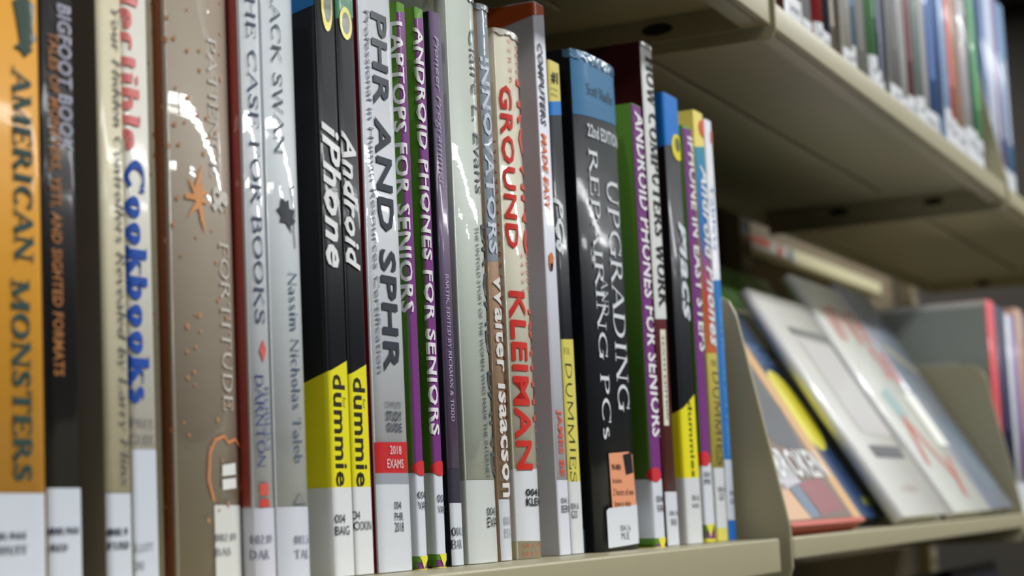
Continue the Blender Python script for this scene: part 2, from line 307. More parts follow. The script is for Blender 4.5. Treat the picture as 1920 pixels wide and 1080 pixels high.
def glyphs(text, font):
    if font[0] == 'R': vs, fs = serif_polys(text, 'B' in font, 'I' in font, 'H' in font)
    else: vs, fs = sans_polys(text, font in ('B', 'I'), 'I' in font)
    xs = [v[0] for v in vs]; ys = [v[1] for v in vs]
    a, b, c, d = min(xs), max(xs), min(ys), max(ys)
    return [((x - a) / (b - a), (y - c) / (d - c)) for x, y in vs], fs
BOOKS = [
('orange', 'orange book with large dark green capitals down its spine, leftmost on the shelf', 0.42627, 0.02695, 0.36, 0.232, (0.001, 8), 0.15, 0, (214, 152, 52), 0.12, [('G', 'emblem', [(0.01394, 0.18048), (0.01968, 0.18317), (0.02407, 0.18122), (0.02327, 0.17265), (0.02499, 0.17055), (0.02183, 0.16766), (0.02312, 0.16678), (0.01923, 0.16379), (0.01754, 0.16542), (0.01412, 0.16602), (0.01711, 0.16831), (0.01577, 0.17429)], (38, 62, 50)), ('T', 'AMERICAN', 0.01276, 0.0222, 0.10094, 0.16046, 'RB', (40, 66, 62), 'title_lettering'), ('T', 'MONSTERS', 0.01092, 0.02013, 0.03604, 0.09593, 'RB', (40, 66, 62), 'title_lettering'), ('B', 'call_number_label', 0.03258, 0.03237, 0.0, 0.0, 0.0, 0.02614, (196, 202, 212)), ('U', '001.944', 0.00101, 0.01619, 0.0192, 0.02133, 'RB', (60, 62, 80), 'call_number_lettering'), ('U', 'OFFUTT', 0.00095, 0.01657, 0.01492, 0.01736, 'RB', (60, 62, 80), 'call_number_lettering')]),
('black', 'black book with brown and pale lettering, between the orange spine and the cream spines', 0.45439, 0.01596, 0.36, 0.225, (0.0012, 8), 0.15, 0, (24, 23, 24), 0.12, [('T', 'TALES OF MONSTERS, YETI, AND SIGHTED FORMATS', 0.00147, 0.00716, 0.06772, 0.17466, 'B', (150, 96, 48), 'subtitle_lettering'), ('T', 'BIGFOOT BOOK', 0.0066, 0.01359, 0.13773, 0.18451, 'B', (150, 150, 165), 'title_lettering'), ('B', 'call_number_label', 0.03395, 0.03386, 0.0, 0.0, 0.0, 0.01596, (196, 202, 212)), ('U', '001.944', 0.00013, 0.01274, 0.02001, 0.02224, 'RB', (60, 62, 80), 'call_number_lettering'), ('U', 'RED', 0.00029, 0.00744, 0.01501, 0.01723, 'RB', (60, 62, 80), 'call_number_lettering')]),
('cooka', 'slim cream book with small italic words and a taupe front cover', 0.48044, 0.01225, 0.358, 0.222, (0.0012, 8), 0.15, 0, (202, 194, 166), 0.12, [('B', 'front_cover_panel', 0.2216, 0.2216, 0.0, 0.0, -1, -0.0004, (134, 122, 106)), ('T', 'Your Hidden Controllers Revealed by Larry Flinx', 0.00493, 0.01049, 0.03317, 0.18937, 'RI', (92, 90, 92), 'title_lettering'), ('B', 'call_number_label', 0.03206, 0.03197, 0.0, 0.0, 0.0, 0.01225, (196, 202, 212)), ('U', '001.9', 4e-05, 0.00865, 0.01894, 0.02126, 'RB', (60, 62, 80), 'call_number_lettering'), ('U', 'FLIND', -0.0, 0.00934, 0.01464, 0.01712, 'RB', (60, 62, 80), 'call_number_lettering')]),
('cookb', 'cream book with bold blue lower word and pink upper word down its spine', 0.49363, 0.01323, 0.358, 0.228, (0.001, 10), 0.15, 0, (208, 205, 194), 0.12, [('T', 'Collectible', -0.00275, 0.00707, 0.14301, 0.22049, 'RB', (214, 120, 118), 'title_lettering'), ('T', 'Cookbooks', -0.00065, 0.00905, 0.06056, 0.14014, 'RB', (28, 72, 158), 'title_lettering'), ('U', 'PRICE', -0.00025, 0.01075, 0.05271, 0.05579, 'R', (105, 105, 108), 'subtitle_lettering'), ('U', 'GUIDE', -0.00043, 0.01085, 0.04741, 0.05066, 'R', (105, 105, 108), 'subtitle_lettering'), ('B', 'call_number_label', 0.0458, 0.04598, 0.0, 0.0, 0.00026, 0.01323, (196, 202, 212)), ('U', 'ELLIOTT', -0.00111, 0.00917, 0.01354, 0.01623, 'R', (110, 112, 122), 'call_number_lettering'), ('U', 'DW', -0.00076, 0.00435, 0.00759, 0.0106, 'R', (110, 112, 122), 'call_number_lettering')]),
('patience', 'thick taupe book in a glossy jacket with a copper cover and small orange palm tree', 0.51517, 0.0379, 0.353, 0.24, (0.0042, 2.3), 0.16, 0.0016, (158, 146, 130), 0.12, [('B', 'front_cover_panel', 0.2396, 0.2396, 0.0, 0.0, -1, -0.0012, (142, 84, 54)), ('T', 'PATIENCE', 0.01861, 0.02467, 0.13963, 0.18853, 'R', (186, 180, 170), 'title_lettering'), ('T', '&', 0.01871, 0.03085, 0.12742, 0.13638, 'RB', (196, 190, 180), 'title_lettering'), ('T', 'FORTITUDE', 0.0225, 0.03032, 0.05943, 0.1174, 'R', (186, 180, 170), 'title_lettering'), ('G', 'palm_emblem', [(0.00591, 0.13206), (0.00956, 0.13209), (0.00823, 0.13486), (0.00697, 0.13801), (0.01014, 0.13472), (0.01129, 0.13853), (0.01419, 0.14335), (0.01286, 0.138), (0.01274, 0.13505), (0.01568, 0.13728), (0.01352, 0.13404), (0.01766, 0.13349), (0.01371, 0.13186), (0.01684, 0.12932), (0.01307, 0.12958), (0.01402, 0.12566), (0.01488, 0.11879), (0.01254, 0.12311), (0.01164, 0.12721), (0.00935, 0.12623), (0.00651, 0.12339), (0.00892, 0.12764), (0.01047, 0.13), (0.00585, 0.13023)], (212, 148, 96)), ('G', 'publisher_mark', [(0.02091, 0.04088), (0.03101, 0.04174), (0.03123, 0.03774), (0.02071, 0.03711)], (222, 222, 218)), ('G', 'publisher_mark', [(0.02066, 0.03604), (0.03113, 0.03665), (0.0314, 0.0332), (0.02081, 0.03246)], (222, 222, 218)), ('A', 'heart_outline', [(0.0156, 0.02878), (0.01308, 0.03589), (0.014, 0.04475), (0.01714, 0.04925), (0.02246, 0.05061), (0.02536, 0.04851), (0.03116, 0.04977), (0.03918, 0.04712), (0.0398, 0.03973), (0.03642, 0.03235)], 0.0012, (206, 132, 84)), ('D', 'orange_speckles', 36, (184, 136, 98)), ('B', 'call_number_label', 0.02774, 0.02724, 0.0, 0.0, 0.01592, 0.0379, (208, 208, 204)), ('U', '002.09', 0.01571, 0.02951, 0.01549, 0.01799, 'R', (88, 90, 100), 'call_number_lettering'), ('U', 'BAS', 0.01549, 0.02475, 0.01061, 0.01326, 'R', (88, 90, 100), 'call_number_lettering')]),
('case', 'white book with dark serif capitals and a red dotted cover edge', 0.55338, 0.01281, 0.35, 0.236, (0.0018, 2.6), 0.15, 0.0012, (196, 200, 204), 0.12, [('B', 'front_cover_panel', 0.2356, 0.2356, 0.02655, 0.02637, -1, -0.001, (178, 78, 72)), ('T', 'THE CASE FOR BOOKS', 0.00213, 0.00758, 0.0904, 0.21566, 'R', (70, 80, 100), 'title_lettering'), ('G', 'diamond_mark', [(0.00378, 0.08059), (0.00582, 0.08483), (0.00775, 0.0812), (0.0057, 0.07657)], (206, 92, 88)), ('T', 'ROBERT', 0.00592, 0.0095, 0.04494, 0.06843, 'R', (110, 122, 150), 'author_lettering'), ('T', 'DARNTON', 0.00142, 0.00548, 0.03992, 0.07236, 'R', (62, 72, 130), 'author_lettering'), ('G', 'publisher_mark', [(0.00198, 0.03425), (0.00643, 0.03475), (0.00653, 0.03051), (0.00206, 0.03021)], (206, 88, 78)), ('G', 'publisher_mark', [(0.00201, 0.02893), (0.00646, 0.02922), (0.00664, 0.02645), (0.00213, 0.02618)], (206, 70, 62)), ('B', 'call_number_label', 0.02618, 0.026, 0.0, 0.0, -1, 0.01281, (200, 200, 212)), ('U', '002.09', -0.00163, 0.00749, 0.01392, 0.01683, 'R', (80, 84, 110), 'call_number_lettering'), ('U', 'DAR', -0.00191, 0.00579, 0.0085, 0.01177, 'R', (80, 84, 110), 'call_number_lettering')]),
('swan', 'white jacketed book with thin serif capitals and a small black quill drawing', 0.56989, 0.02172, 0.35, 0.238, (0.003, 2.5), 0.16, 0.0012, (200, 205, 208), 0.12, [('T', 'BLACK SWAN', 0.00332, 0.00821, 0.15329, 0.22208, 'R', (92, 102, 110), 'title_lettering'), ('G', 'quill_drawing', [(0.00327, 0.13304), (0.00495, 0.13397), (0.00562, 0.13757), (0.00756, 0.13622), (0.0096, 0.13707), (0.01012, 0.1338), (0.01361, 0.13367), (0.01216, 0.13052), (0.0147, 0.12987), (0.01046, 0.12736), (0.0114, 0.12453), (0.00778, 0.12841), (0.00473, 0.12849), (0.00532, 0.13069)], (62, 66, 74)), ('A', 'quill_stem', [(0.01382, 0.14261), (0.01171, 0.1415), (0.01266, 0.13808), (0.01401, 0.13314), (0.0127, 0.12665), (0.01346, 0.11966)], 0.0006, (80, 84, 92)), ('T', 'Nassim Nicholas Taleb', 0.00811, 0.0137, 0.04173, 0.11077, 'R', (80, 98, 118), 'author_lettering'), ('A', 'triangle_mark', [(0.00686, 0.02698), (0.01035, 0.0309), (0.01495, 0.02707), (0.00686, 0.02698)], 0.0005, (80, 90, 110)), ('B', 'call_number_label', 0.02631, 0.02601, 0.0, 0.0, -1, 0.02172, (202, 206, 216)), ('U', '003.54', 0.00662, 0.01829, 0.01308, 0.0161, 'R', (80, 84, 110), 'call_number_lettering'), ('U', 'TAL', 0.00638, 0.0168, 0.00783, 0.01103, 'R', (80, 84, 110), 'call_number_lettering')]),
('iphone', 'black and yellow manual with a blue head band, left one of the touching pair', 0.60198, 0.01408, 0.348, 0.228, (0.0008, 10), 0.18, 0, (26, 28, 33), 0.1, [('B', 'blue_top_band', 0.2276, 0.2276, 0.21538, 0.21869, -1, -0.0004, (24, 108, 170)), ('B', 'yellow_foot_panel', 0.07681, 0.08058, 0.0, 0.0, -1, 0.01408, (226, 212, 24)), ('E', 'badge_ring', 0.007, 0.21598, 0.00412, 0.00982, (226, 208, 60)), ('E', 'badge_disc', 0.00747, 0.21693, 0.00288, 0.00726, (92, 98, 84)), ('T', 'iPhone', 0.0005, 0.01313, 0.11499, 0.17018, 'I', (222, 228, 238), 'title_lettering'), ('T', 'dummies', 0.00173, 0.01082, 0.02804, 0.07475, 'B', (34, 32, 20), 'series_lettering'), ('T', 'for', 0.00859, 0.011, 0.06212, 0.06631, 'S', (50, 48, 20), 'series_lettering'), ('B', 'call_number_label', 0.03278, 0.03271, 0.0, 0.0, -1, 0.01408, (212, 214, 216)), ('U', '004', 0.0004, 0.00708, 0.01966, 0.02298, 'S', (50, 52, 62), 'call_number_lettering'), ('U', 'BAIG', 0.00044, 0.00994, 0.01533, 0.01865, 'S', (50, 52, 62), 'call_number_lettering')]),
('android', 'black and yellow manual with a green head, right one of the touching black pair', 0.61745, 0.01361, 0.348, 0.228, (0.0008, 10), 0.18, 0, (27, 29, 34), 0.1, [('B', 'green_top_band', 0.2276, 0.2276, 0.21329, 0.21639, 0.0, 0.01361, (70, 128, 98)), ('B', 'yellow_foot_panel', 0.07642, 0.07999, 0.0, 0.0, -1, 0.01361, (226, 212, 24)), ('E', 'badge_ring', 0.00605, 0.21254, 0.0047, 0.00651, (226, 212, 92)), ('E', 'badge_disc', 0.00605, 0.21254, 0.00298, 0.00434, (120, 122, 118)), ('T', 'Android', 0.0002, 0.01007, 0.11557, 0.16922, 'I', (222, 228, 238), 'title_lettering'), ('T', 'dummies', 0.00147, 0.01089, 0.02786, 0.07429, 'B', (34, 32, 20), 'series_lettering'), ('T', 'for', 0.00859, 0.01069, 0.06222, 0.06629, 'S', (50, 48, 20), 'series_lettering'), ('B', 'call_number_label', 0.0329, 0.03284, 0.0, 0.0, -1, 0.01361, (212, 214, 216)), ('U', 'COOKIN', -0.00279, 0.01133, 0.01672, 0.02011, 'S', (50, 52, 62), 'call_number_lettering'), ('U', '004', -0.00252, 0.00295, 0.02081, 0.02398, 'S', (50, 52, 62), 'call_number_lettering')]),
('phr', 'thick silver grey exam guide with big dark sans capitals and a red foot band', 0.63519, 0.02677, 0.347, 0.232, (0.0016, 6), 0.17, 0, (198, 201, 206), 0.1, [('B', 'front_cover_panel', 0.2316, 0.2316, 0.0, 0.0, -1, -0.0006, (140, 26, 44)), ('T', 'PHR AND SPHR', 0.00682, 0.01995, 0.07752, 0.22198, 'B', (46, 52, 62), 'title_lettering'), ('T', 'Professional in Human Resources Certification', 0.00244, 0.00566, 0.07664, 0.22117, 'S', (110, 118, 132), 'subtitle_lettering'), ('U', 'COMPLETE', 0.00644, 0.01964, 0.06368, 0.06598, 'S', (100, 104, 112), 'subtitle_lettering'), ('U', 'STUDY', 0.00698, 0.01978, 0.05847, 0.06223, 'B', (70, 76, 86), 'subtitle_lettering'), ('U', 'GUIDE', 0.00705, 0.01938, 0.05409, 0.05763, 'B', (70, 76, 86), 'subtitle_lettering'), ('B', 'red_band', 0.04991, 0.05036, 0.03807, 0.03812, 0.0, 0.02677, (192, 36, 40)), ('U', '2018', 0.00891, 0.01816, 0.04536, 0.04868, 'S', (226, 200, 200), 'subtitle_lettering'), ('U', 'EXAMS', 0.00638, 0.01952, 0.03996, 0.04348, 'S', (226, 200, 200), 'subtitle_lettering'), ('B', 'grey_band', 0.03807, 0.03812, 0.03379, 0.0337, 0.0, 0.02677, (150, 154, 164)), ('B', 'call_number_label', 0.03379, 0.0337, 0.0, 0.0, 0.0, 0.02677, (206, 210, 216)), ('U', '004', 0.01064, 0.01634, 0.02403, 0.02713, 'S', (50, 52, 62), 'call_number_lettering'), ('U', 'PHR', 0.01072, 0.01775, 0.01969, 0.02278, 'S', (50, 52, 62), 'call_number_lettering'), ('U', '2018', 0.01041, 0.01788, 0.01536, 0.01907, 'S', (50, 52, 62), 'call_number_lettering')]),
('laptops', 'slim purple guide right of the silver grey exam guide, first purple one from left', 0.668, 0.00687, 0.348, 0.23191, (0.0006, 8), 0.18, 0, (86, 130, 48), 0.1, [('B', 'purple_spine_panel', 0.22749, 0.22908, 0.0, 0.0, 0.0, 0.00687, (112, 44, 118)), ('T', 'LAPTOPS FOR SENIORS', -0.00314, 0.00281, 0.1028, 0.22349, 'B', (226, 218, 234), 'title_lettering'), ('E', 'edition_disc', 0.00413, 0.04011, 0.00537, 0.00299, (198, 44, 54)), ('B', 'call_number_label', 0.03839, 0.03841, 0.00523, 0.00497, -1, 0.00687, (204, 208, 218)), ('U', '004', 0.0003, 0.00737, 0.02797, 0.03094, 'S', (50, 52, 62), 'call_number_lettering'), ('U', 'VAN', 0.00034, 0.00889, 0.0237, 0.02689, 'S', (50, 52, 62), 'call_number_lettering'), ('B', 'green_foot_band', 0.00523, 0.00497, 0.00292, 0.00264, -1, 0.00687, (86, 130, 48)), ('G', 'yellow_triangle', [(0.00031, 0.00502), (0.00792, 0.00559), (0.00301, 6e-05)], (214, 206, 60)), ('B', 'yellow_foot_band', -0.00022, -0.00053, 0.0, 0.0, -1, 0.00687, (206, 196, 50))]),
('andr1', 'slim purple guide touching the dusky violet spine, second purple one from left', 0.68609, 0.00767, 0.349, 0.23418, (0.0006, 8), 0.18, 0, (86, 130, 48), 0.1, [('B', 'purple_spine_panel', 0.22906, 0.2308, 0.0, 0.0, 0.0, 0.00767, (112, 44, 118)), ('T', 'ANDROID PHONES FOR SENIORS', -0.00077, 0.00499, 0.05376, 0.22538, 'B', (226, 218, 234), 'title_lettering'), ('E', 'edition_disc', 0.00437, 0.04024, 0.00558, 0.00306, (198, 44, 54)), ('B', 'call_number_label', 0.03849, 0.0385, 0.00544, 0.00516, -1, 0.00767, (204, 208, 218)), ('U', '004', 0.00096, 0.00881, 0.02629, 0.02956, 'S', (50, 52, 62), 'call_number_lettering'), ('U', 'VAN', 0.00101, 0.00887, 0.02194, 0.02499, 'S', (50, 52, 62), 'call_number_lettering'), ('B', 'green_foot_band', 0.00544, 0.00516, 0.00308, 0.00278, -1, 0.00767, (86, 130, 48)), ('G', 'yellow_triangle', [(0.00108, 0.00519), (0.0095, 0.00577), (0.00438, 0.0001)], (214, 206, 60)), ('B', 'yellow_foot_band', -0.00014, -0.00047, 0.0, 0.0, -1, 0.00767, (206, 196, 50))]),
('pioneer', 'dusky violet book with thin pale lettering and a near black cover', 0.70097, 0.00984, 0.349, 0.23592, (0.0012, 6), 0.17, 0, (92, 76, 104), 0.12, [('B', 'front_cover_panel', 0.23552, 0.23552, 0.0, 0.0, -1, -0.0004, (26, 26, 44)), ('T', 'Pioneer Programmer', 0.00037, 0.00501, 0.15909, 0.22506, 'SI', (160, 152, 172), 'title_lettering'), ('T', 'BARTIK, EDITED BY RICKMAN & TODD', 0.00162, 0.00495, 0.05989, 0.12209, 'R', (190, 180, 200), 'author_lettering'), ('B', 'dark_band', 0.03984, 0.03988, 0.02595, 0.02583, 0.0, 0.00984, (52, 50, 62)), ('B', 'call_number_label', 0.02595, 0.02583, 0.0, 0.0, 0.0, 0.00984, (200, 206, 214)), ('U', '004.092', 8e-05, 0.01329, 0.01237, 0.0159, 'R', (50, 52, 62), 'call_number_lettering'), ('U', 'BAR', -0.00025, 0.0068, 0.00697, 0.0107, 'R', (50, 52, 62), 'call_number_lettering')]),
('evans', 'wide silvery green jacketed book with a rounded spine, tallest pale one mid shelf', 0.71749, 0.02847, 0.348, 0.2513, (0.0024, 3), 0.17, 0.0014, (188, 196, 186), 0.12, [('T', 'Claire L. Evans', 0.01723, 0.02623, 0.16118, 0.23565, 'S', (92, 96, 100), 'author_lettering'), ('T', 'BROAD BAND', 0.02134, 0.03759, 0.03613, 0.14779, 'S', (66, 76, 84), 'title_lettering'), ('T', 'THE UNTOLD STORY OF THE WOMEN WHO MADE THE INTERNET', 0.0147, 0.01807, 0.03579, 0.14593, 'S', (62, 72, 80), 'subtitle_lettering'), ('B', 'call_number_label', 0.03535, 0.03531, 0.0, 0.0, -1, 0.02847, (198, 202, 200)), ('U', '004.092', 0.01388, 0.03252, 0.02015, 0.0236, 'S', (40, 42, 50), 'call_number_lettering'), ('U', 'EVANS', 0.01399, 0.03262, 0.0151, 0.01946, 'S', (40, 42, 50), 'call_number_lettering')]),
('innov', 'narrow brown and blue grey jacketed book right of the wide silvery green one', 0.7517, 0.01084, 0.35, 0.2515, (0.0014, 3), 0.17, 0, (168, 138, 112), 0.12, [('B', 'blue_grey_top_panel', 0.2511, 0.2511, 0.13265, 0.13379, 0.0, 0.01084, (128, 138, 148)), ('T', 'INNOVATORS', 0.0005, 0.00693, 0.13643, 0.22657, 'B', (192, 200, 212), 'title_lettering'), ('T', 'Walter Isaacson', 0.00176, 0.01241, 0.02787, 0.12807, 'B', (212, 208, 204), 'author_lettering'), ('B', 'call_number_label', 0.027, 0.02688, 0.0, 0.0, 0.0, 0.01084, (200, 206, 212)), ('U', '004.09', 0.0018, 0.01235, 0.01566, 0.01941, 'R', (150, 152, 160), 'call_number_lettering'), ('U', 'ISA', 0.0018, 0.0079, 0.01011, 0.01431, 'R', (150, 152, 160), 'call_number_lettering')]),
('klei', 'cream jacketed book printed with big red capitals and columns of small digits', 0.77517, 0.0257, 0.351, 0.24579, (0.0032, 2.5), 0.17, 0.0012, (202, 198, 178), 0.12, [('T', 'GROUND', 0.00129, 0.00992, 0.14185, 0.21883, 'B', (196, 44, 34), 'title_lettering'), ('T', 'PROVING', 0.01547, 0.03647, 0.14132, 0.22363, 'B', (206, 72, 56), 'title_lettering'), ('T', 'KLEIMAN', 0.00155, 0.01377, 0.04003, 0.12214, 'B', (196, 44, 34), 'author_lettering'), ('T', 'KATHY', 0.01757, 0.03355, 0.05784, 0.11492, 'B', (206, 72, 56), 'author_lettering'), ('T', '1 3 6 4 7 2 3 A 4 5 2 R 2 A 2 R D A R 0 A A 2 R R 4', -0.00405, -0.0011, 0.06326, 0.19194, 'S', (176, 84, 66), 'digit_column'), ('T', '2 2 R 2 R', 0.00898, 0.01171, 0.22067, 0.2422, 'S', (206, 140, 120), 'digit_column'), ('T', '2 0 2 0 2 0', 0.0171, 0.02564, 0.22297, 0.24476, 'S', (206, 140, 120), 'digit_column'), ('T', '5 4 3 2 1', 0.01159, 0.01402, 0.12283, 0.14032, 'S', (196, 116, 96), 'digit_column'), ('T', '0 0 0 0 0', 0.01769, 0.02396, 0.12365, 0.14129, 'S', (196, 116, 96), 'digit_column'), ('T', '0 8 0 0 4 8 0 0 0 0 0 0', 0.02928, 0.03178, 0.04175, 0.10065, 'S', (196, 116, 96), 'digit_column'), ('T', '0 0 4 5 0 0 4 0 0 0', 0.02051, 0.02829, 0.04168, 0.11276, 'S', (196, 116, 96), 'digit_column'), ('B', 'call_number_label', 0.04047, 0.04057, 0.00818, 0.00739, -1, 0.0257, (210, 213, 218)), ('U', '004.092', 0.00595, 0.03156, 0.02808, 0.03151, 'B', (34, 36, 44), 'call_number_lettering'), ('U', 'KLEIMAN', 0.00602, 0.03353, 0.02369, 0.02735, 'B', (34, 36, 44), 'call_number_lettering'), ('U', 'M 2 9 0 1', 0.00236, 0.02339, 0.00489, 0.00658, 'R', (190, 92, 66), 'digit_row'), ('U', 'M 2 9 0 1', 0.00216, 0.02164, 0.00107, 0.00299, 'R', (190, 92, 66), 'digit_row')]),
('made', 'tall white paperback with an orange head band and a broad grey front cover', 0.81727, 0.01294, 0.351, 0.26788, (0.0006, 10), 0.19, 0, (206, 208, 218), 0.1, [('B', 'front_cover_panel', 0.26748, 0.26748, 0.0, 0.0, -1, -0.0004, (182, 183, 192)), ('B', 'orange_head_band', 0.26748, 0.26748, 0.26079, 0.26375, -1, 0.01294, (178, 82, 38)), ('T', 'COMPUTERS', 0.00125, 0.00704, 0.20648, 0.24731, 'I', (40, 42, 48), 'title_lettering'), ('T', 'MADE EASY', 0.00111, 0.0068, 0.16449, 0.20275, 'I', (212, 104, 48), 'title_lettering'), ('G', 'bulb_mark', [(0.00267, 0.14303), (0.00612, 0.14497), (0.00842, 0.14261), (0.0073, 0.13886), (0.00561, 0.13557), (0.0031, 0.13609), (0.00217, 0.13884)], (196, 112, 62)), ('G', 'bulb_mark', [(0.00345, 0.13897), (0.00737, 0.13938), (0.00626, 0.13563), (0.00365, 0.13537)], (44, 76, 96)), ('T', 'JAMES BE', 0.00184, 0.00891, 0.03712, 0.06879, 'B', (206, 84, 62), 'author_lettering'), ('B', 'call_number_label', 0.03537, 0.03535, 0.0, 0.0, 0.0, 0.01294, (206, 208, 218)), ('U', '004.1', 0.00234, 0.01147, 0.02426, 0.02703, 'S', (60, 62, 72), 'call_number_lettering'), ('U', 'BERN', 0.00253, 0.01362, 0.01997, 0.02349, 'S', (60, 62, 72), 'call_number_lettering')]),
('pcs', 'narrow black manual with a pale yellow head and pale yellow foot', 0.8325, 0.01419, 0.351, 0.24223, (0.001, 8), 0.18, 0, (20, 24, 32), 0.1, [('B', 'yellow_head_band', 0.24183, 0.24183, 0.22068, 0.22331, 0.0, 0.01419, (206, 192, 96)), ('U', '#1', 0.00172, 0.00965, 0.23036, 0.23683, 'B', (30, 30, 26), 'badge_lettering'), ('U', 'bestselling', 0.00106, 0.00857, 0.22695, 0.2283, 'S', (80, 76, 40), 'badge_lettering'), ('U', 'reference', 0.00089, 0.00823, 0.22421, 0.22556, 'S', (80, 76, 40), 'badge_lettering'), ('B', 'blue_band', 0.22068, 0.22331, 0.21373, 0.21626, 0.0, 0.01419, (18, 112, 186)), ('T', 'PCs', -0.00016, 0.00757, 0.1448, 0.1728, 'I', (216, 222, 232), 'title_lettering'), ('B', 'yellow_foot_panel', 0.10319, 0.10414, 0.0, 0.0, 0.0, 0.01419, (206, 196, 92)), ('U', 'FOR', 0.00091, 0.00746, 0.09593, 0.09931, 'R', (70, 68, 40), 'series_lettering'), ('T', 'DUMMIES', 0.00075, 0.00913, 0.03406, 0.09155, 'RH', (36, 34, 26), 'series_lettering'), ('B', 'call_number_label', 0.03458, 0.03455, 0.0, 0.0, 0.0, 0.01419, (204, 206, 208)), ('U', '004.16', 0.00046, 0.00832, 0.0213, 0.02436, 'S', (60, 62, 72), 'call_number_lettering'), ('U', 'GOO', 0.00053, 0.00651, 0.01699, 0.0208, 'S', (60, 62, 72), 'call_number_lettering')]),
('upg', 'very thick black reference book with a steel blue head, widest spine on the shelf', 0.85412, 0.05877, 0.345, 0.2517, (0.0035, 4), 0.2, 0, (28, 31, 37), 0.1, [('B', 'front_cover_panel', 0.2513, 0.2513, 0.0, 0.0, -1, -0.0004, (14, 16, 22)), ('B', 'blue_foot_patch', 0.01121, 0.00975, 0.0, 0.0, -1, -0.005, (56, 112, 140)), ('B', 'blue_head_panel', 0.2513, 0.2513, 0.21787, 0.22092, 0.0, 0.05877, (52, 108, 148)), ('U', 'Scott Mueller', 0.01211, 0.04788, 0.22998, 0.23616, 'R', (30, 50, 66), 'author_lettering'), ('U', '22nd EDITION', 0.01039, 0.05338, 0.20789, 0.21489, 'B', (190, 196, 202), 'subtitle_lettering'), ('T', 'REPAIRING PCs', 0.00988, 0.02065, 0.05507, 0.20188, 'R', (208, 212, 216), 'title_lettering'), ('T', 'UPGRADING', 0.03019, 0.04866, 0.06962, 0.18946, 'R', (208, 212, 216), 'title_lettering'), ('T', 'AND', 0.01606, 0.0252, 0.11741, 0.13693, 'R', (176, 180, 186), 'title_lettering'), ('G', 'sticker_panel', [(0.01515, 0.04819), (0.04147, 0.0493), (0.04879, 0.04806), (0.05257, 0.02137), (0.05166, 0.01866), (0.01635, 0.01763)], (222, 150, 112)), ('G', 'clapper_icon', [(0.0335, 0.04758), (0.04684, 0.04911), (0.04898, 0.03879), (0.03647, 0.03738)], (24, 24, 32)), ('U', '90-MIN', 0.01771, 0.02986, 0.03976, 0.04295, 'B', (96, 60, 50), 'sticker_lettering'), ('U', 'Includes', 0.01813, 0.03031, 0.03338, 0.03604, 'S', (120, 80, 66), 'sticker_lettering'), ('U', '2 hours of new', 0.01809, 0.04716, 0.02721, 0.03068, 'S', (86, 56, 48), 'sticker_lettering'), ('U', 'how-to video', 0.01934, 0.04154, 0.02163, 0.02482, 'S', (86, 56, 48), 'sticker_lettering'), ('G', 'call_number_label', [(0.0096, 0.01987), (0.01191, 0.02112), (0.06233, 0.02271), (0.06601, 0.02128), (0.06554, 0.00313), (0.00977, 0.00163)], (208, 212, 218)), ('U', '004.16', 0.02469, 0.03876, 0.00936, 0.01255, 'S', (60, 62, 72), 'call_number_lettering'), ('U', 'MUE', 0.0256, 0.03665, 0.00513, 0.00884, 'S', (60, 62, 72), 'call_number_lettering')]),
('andr2', 'slim purple spined guide standing right of the very thick black reference book', 0.92213, 0.0146, 0.342, 0.23526, (0.0006, 8), 0.18, 0, (86, 130, 48), 0.1, [('B', 'purple_spine_panel', 0.23486, 0.23486, 0.0, 0.0, 0.0, 0.0146, (112, 44, 118)), ('T', 'ANDROID PHONES FOR SENIORS', 0.00208, 0.01685, 0.05713, 0.23135, 'B', (226, 218, 234), 'title_lettering'), ('E', 'edition_disc', 0.00444, 0.03754, 0.0073, 0.00389, (198, 44, 54)), ('B', 'call_number_label', 0.03532, 0.0353, 0.00473, 0.0043, -1, 0.0146, (204, 208, 218)), ('U', '004.1', 0.00289, 0.0158, 0.02305, 0.02667, 'S', (50, 52, 62), 'call_number_lettering'), ('U', 'VAN', 0.00297, 0.01752, 0.01803, 0.0222, 'S', (50, 52, 62), 'call_number_lettering'), ('B', 'green_foot_band', 0.00473, 0.0043, 0.00171, 0.00124, -1, 0.0146, (86, 130, 48)), ('G', 'yellow_triangle', [(0.00251, 0.00438), (0.01635, 0.00511), (0.00783, -0.00213)], (214, 206, 60)), ('B', 'yellow_foot_band', -0.0024, -0.00292, 0.0, 0.0, -1, 0.0146, (206, 196, 50))]),
('how', 'tall maroon book with a white title strip of black serif capitals', 0.93871, 0.01735, 0.341, 0.27261, (0.0008, 8), 0.2, 0, (98, 36, 42), 0.1, [('B', 'front_cover_panel', 0.27221, 0.27221, 0.0, 0.0, -1, -0.0004, (62, 16, 20)), ('B', 'white_title_strip', 0.27221, 0.27221, 0.12035, 0.12168, 0.0, 0.01735, (208, 210, 206)), ('T', 'HOW COMPUTERS WORK', 0.00422, 0.0185, 0.12702, 0.26559, 'RB', (30, 32, 34), 'title_lettering'), ('G', 'edition_strip', [(0.00355, 0.11488), (0.01193, 0.11548), (0.00921, 0.06365), (0.00199, 0.06348)], (214, 212, 190)), ('T', 'TENTH EDITION', 0.00555, 0.00891, 0.06645, 0.11226, 'RB', (80, 80, 76), 'subtitle_lettering'), ('B', 'call_number_label', 0.02852, 0.0284, 0.0, 0.0, 0.0, 0.01735, (204, 208, 216)), ('U', '004.16', 0.00268, 0.01533, 0.01576, 0.01858, 'S', (70, 72, 82), 'call_number_lettering'), ('U', 'WHI', 0.00355, 0.01267, 0.01043, 0.01437, 'S', (70, 72, 82), 'call_number_lettering')]),
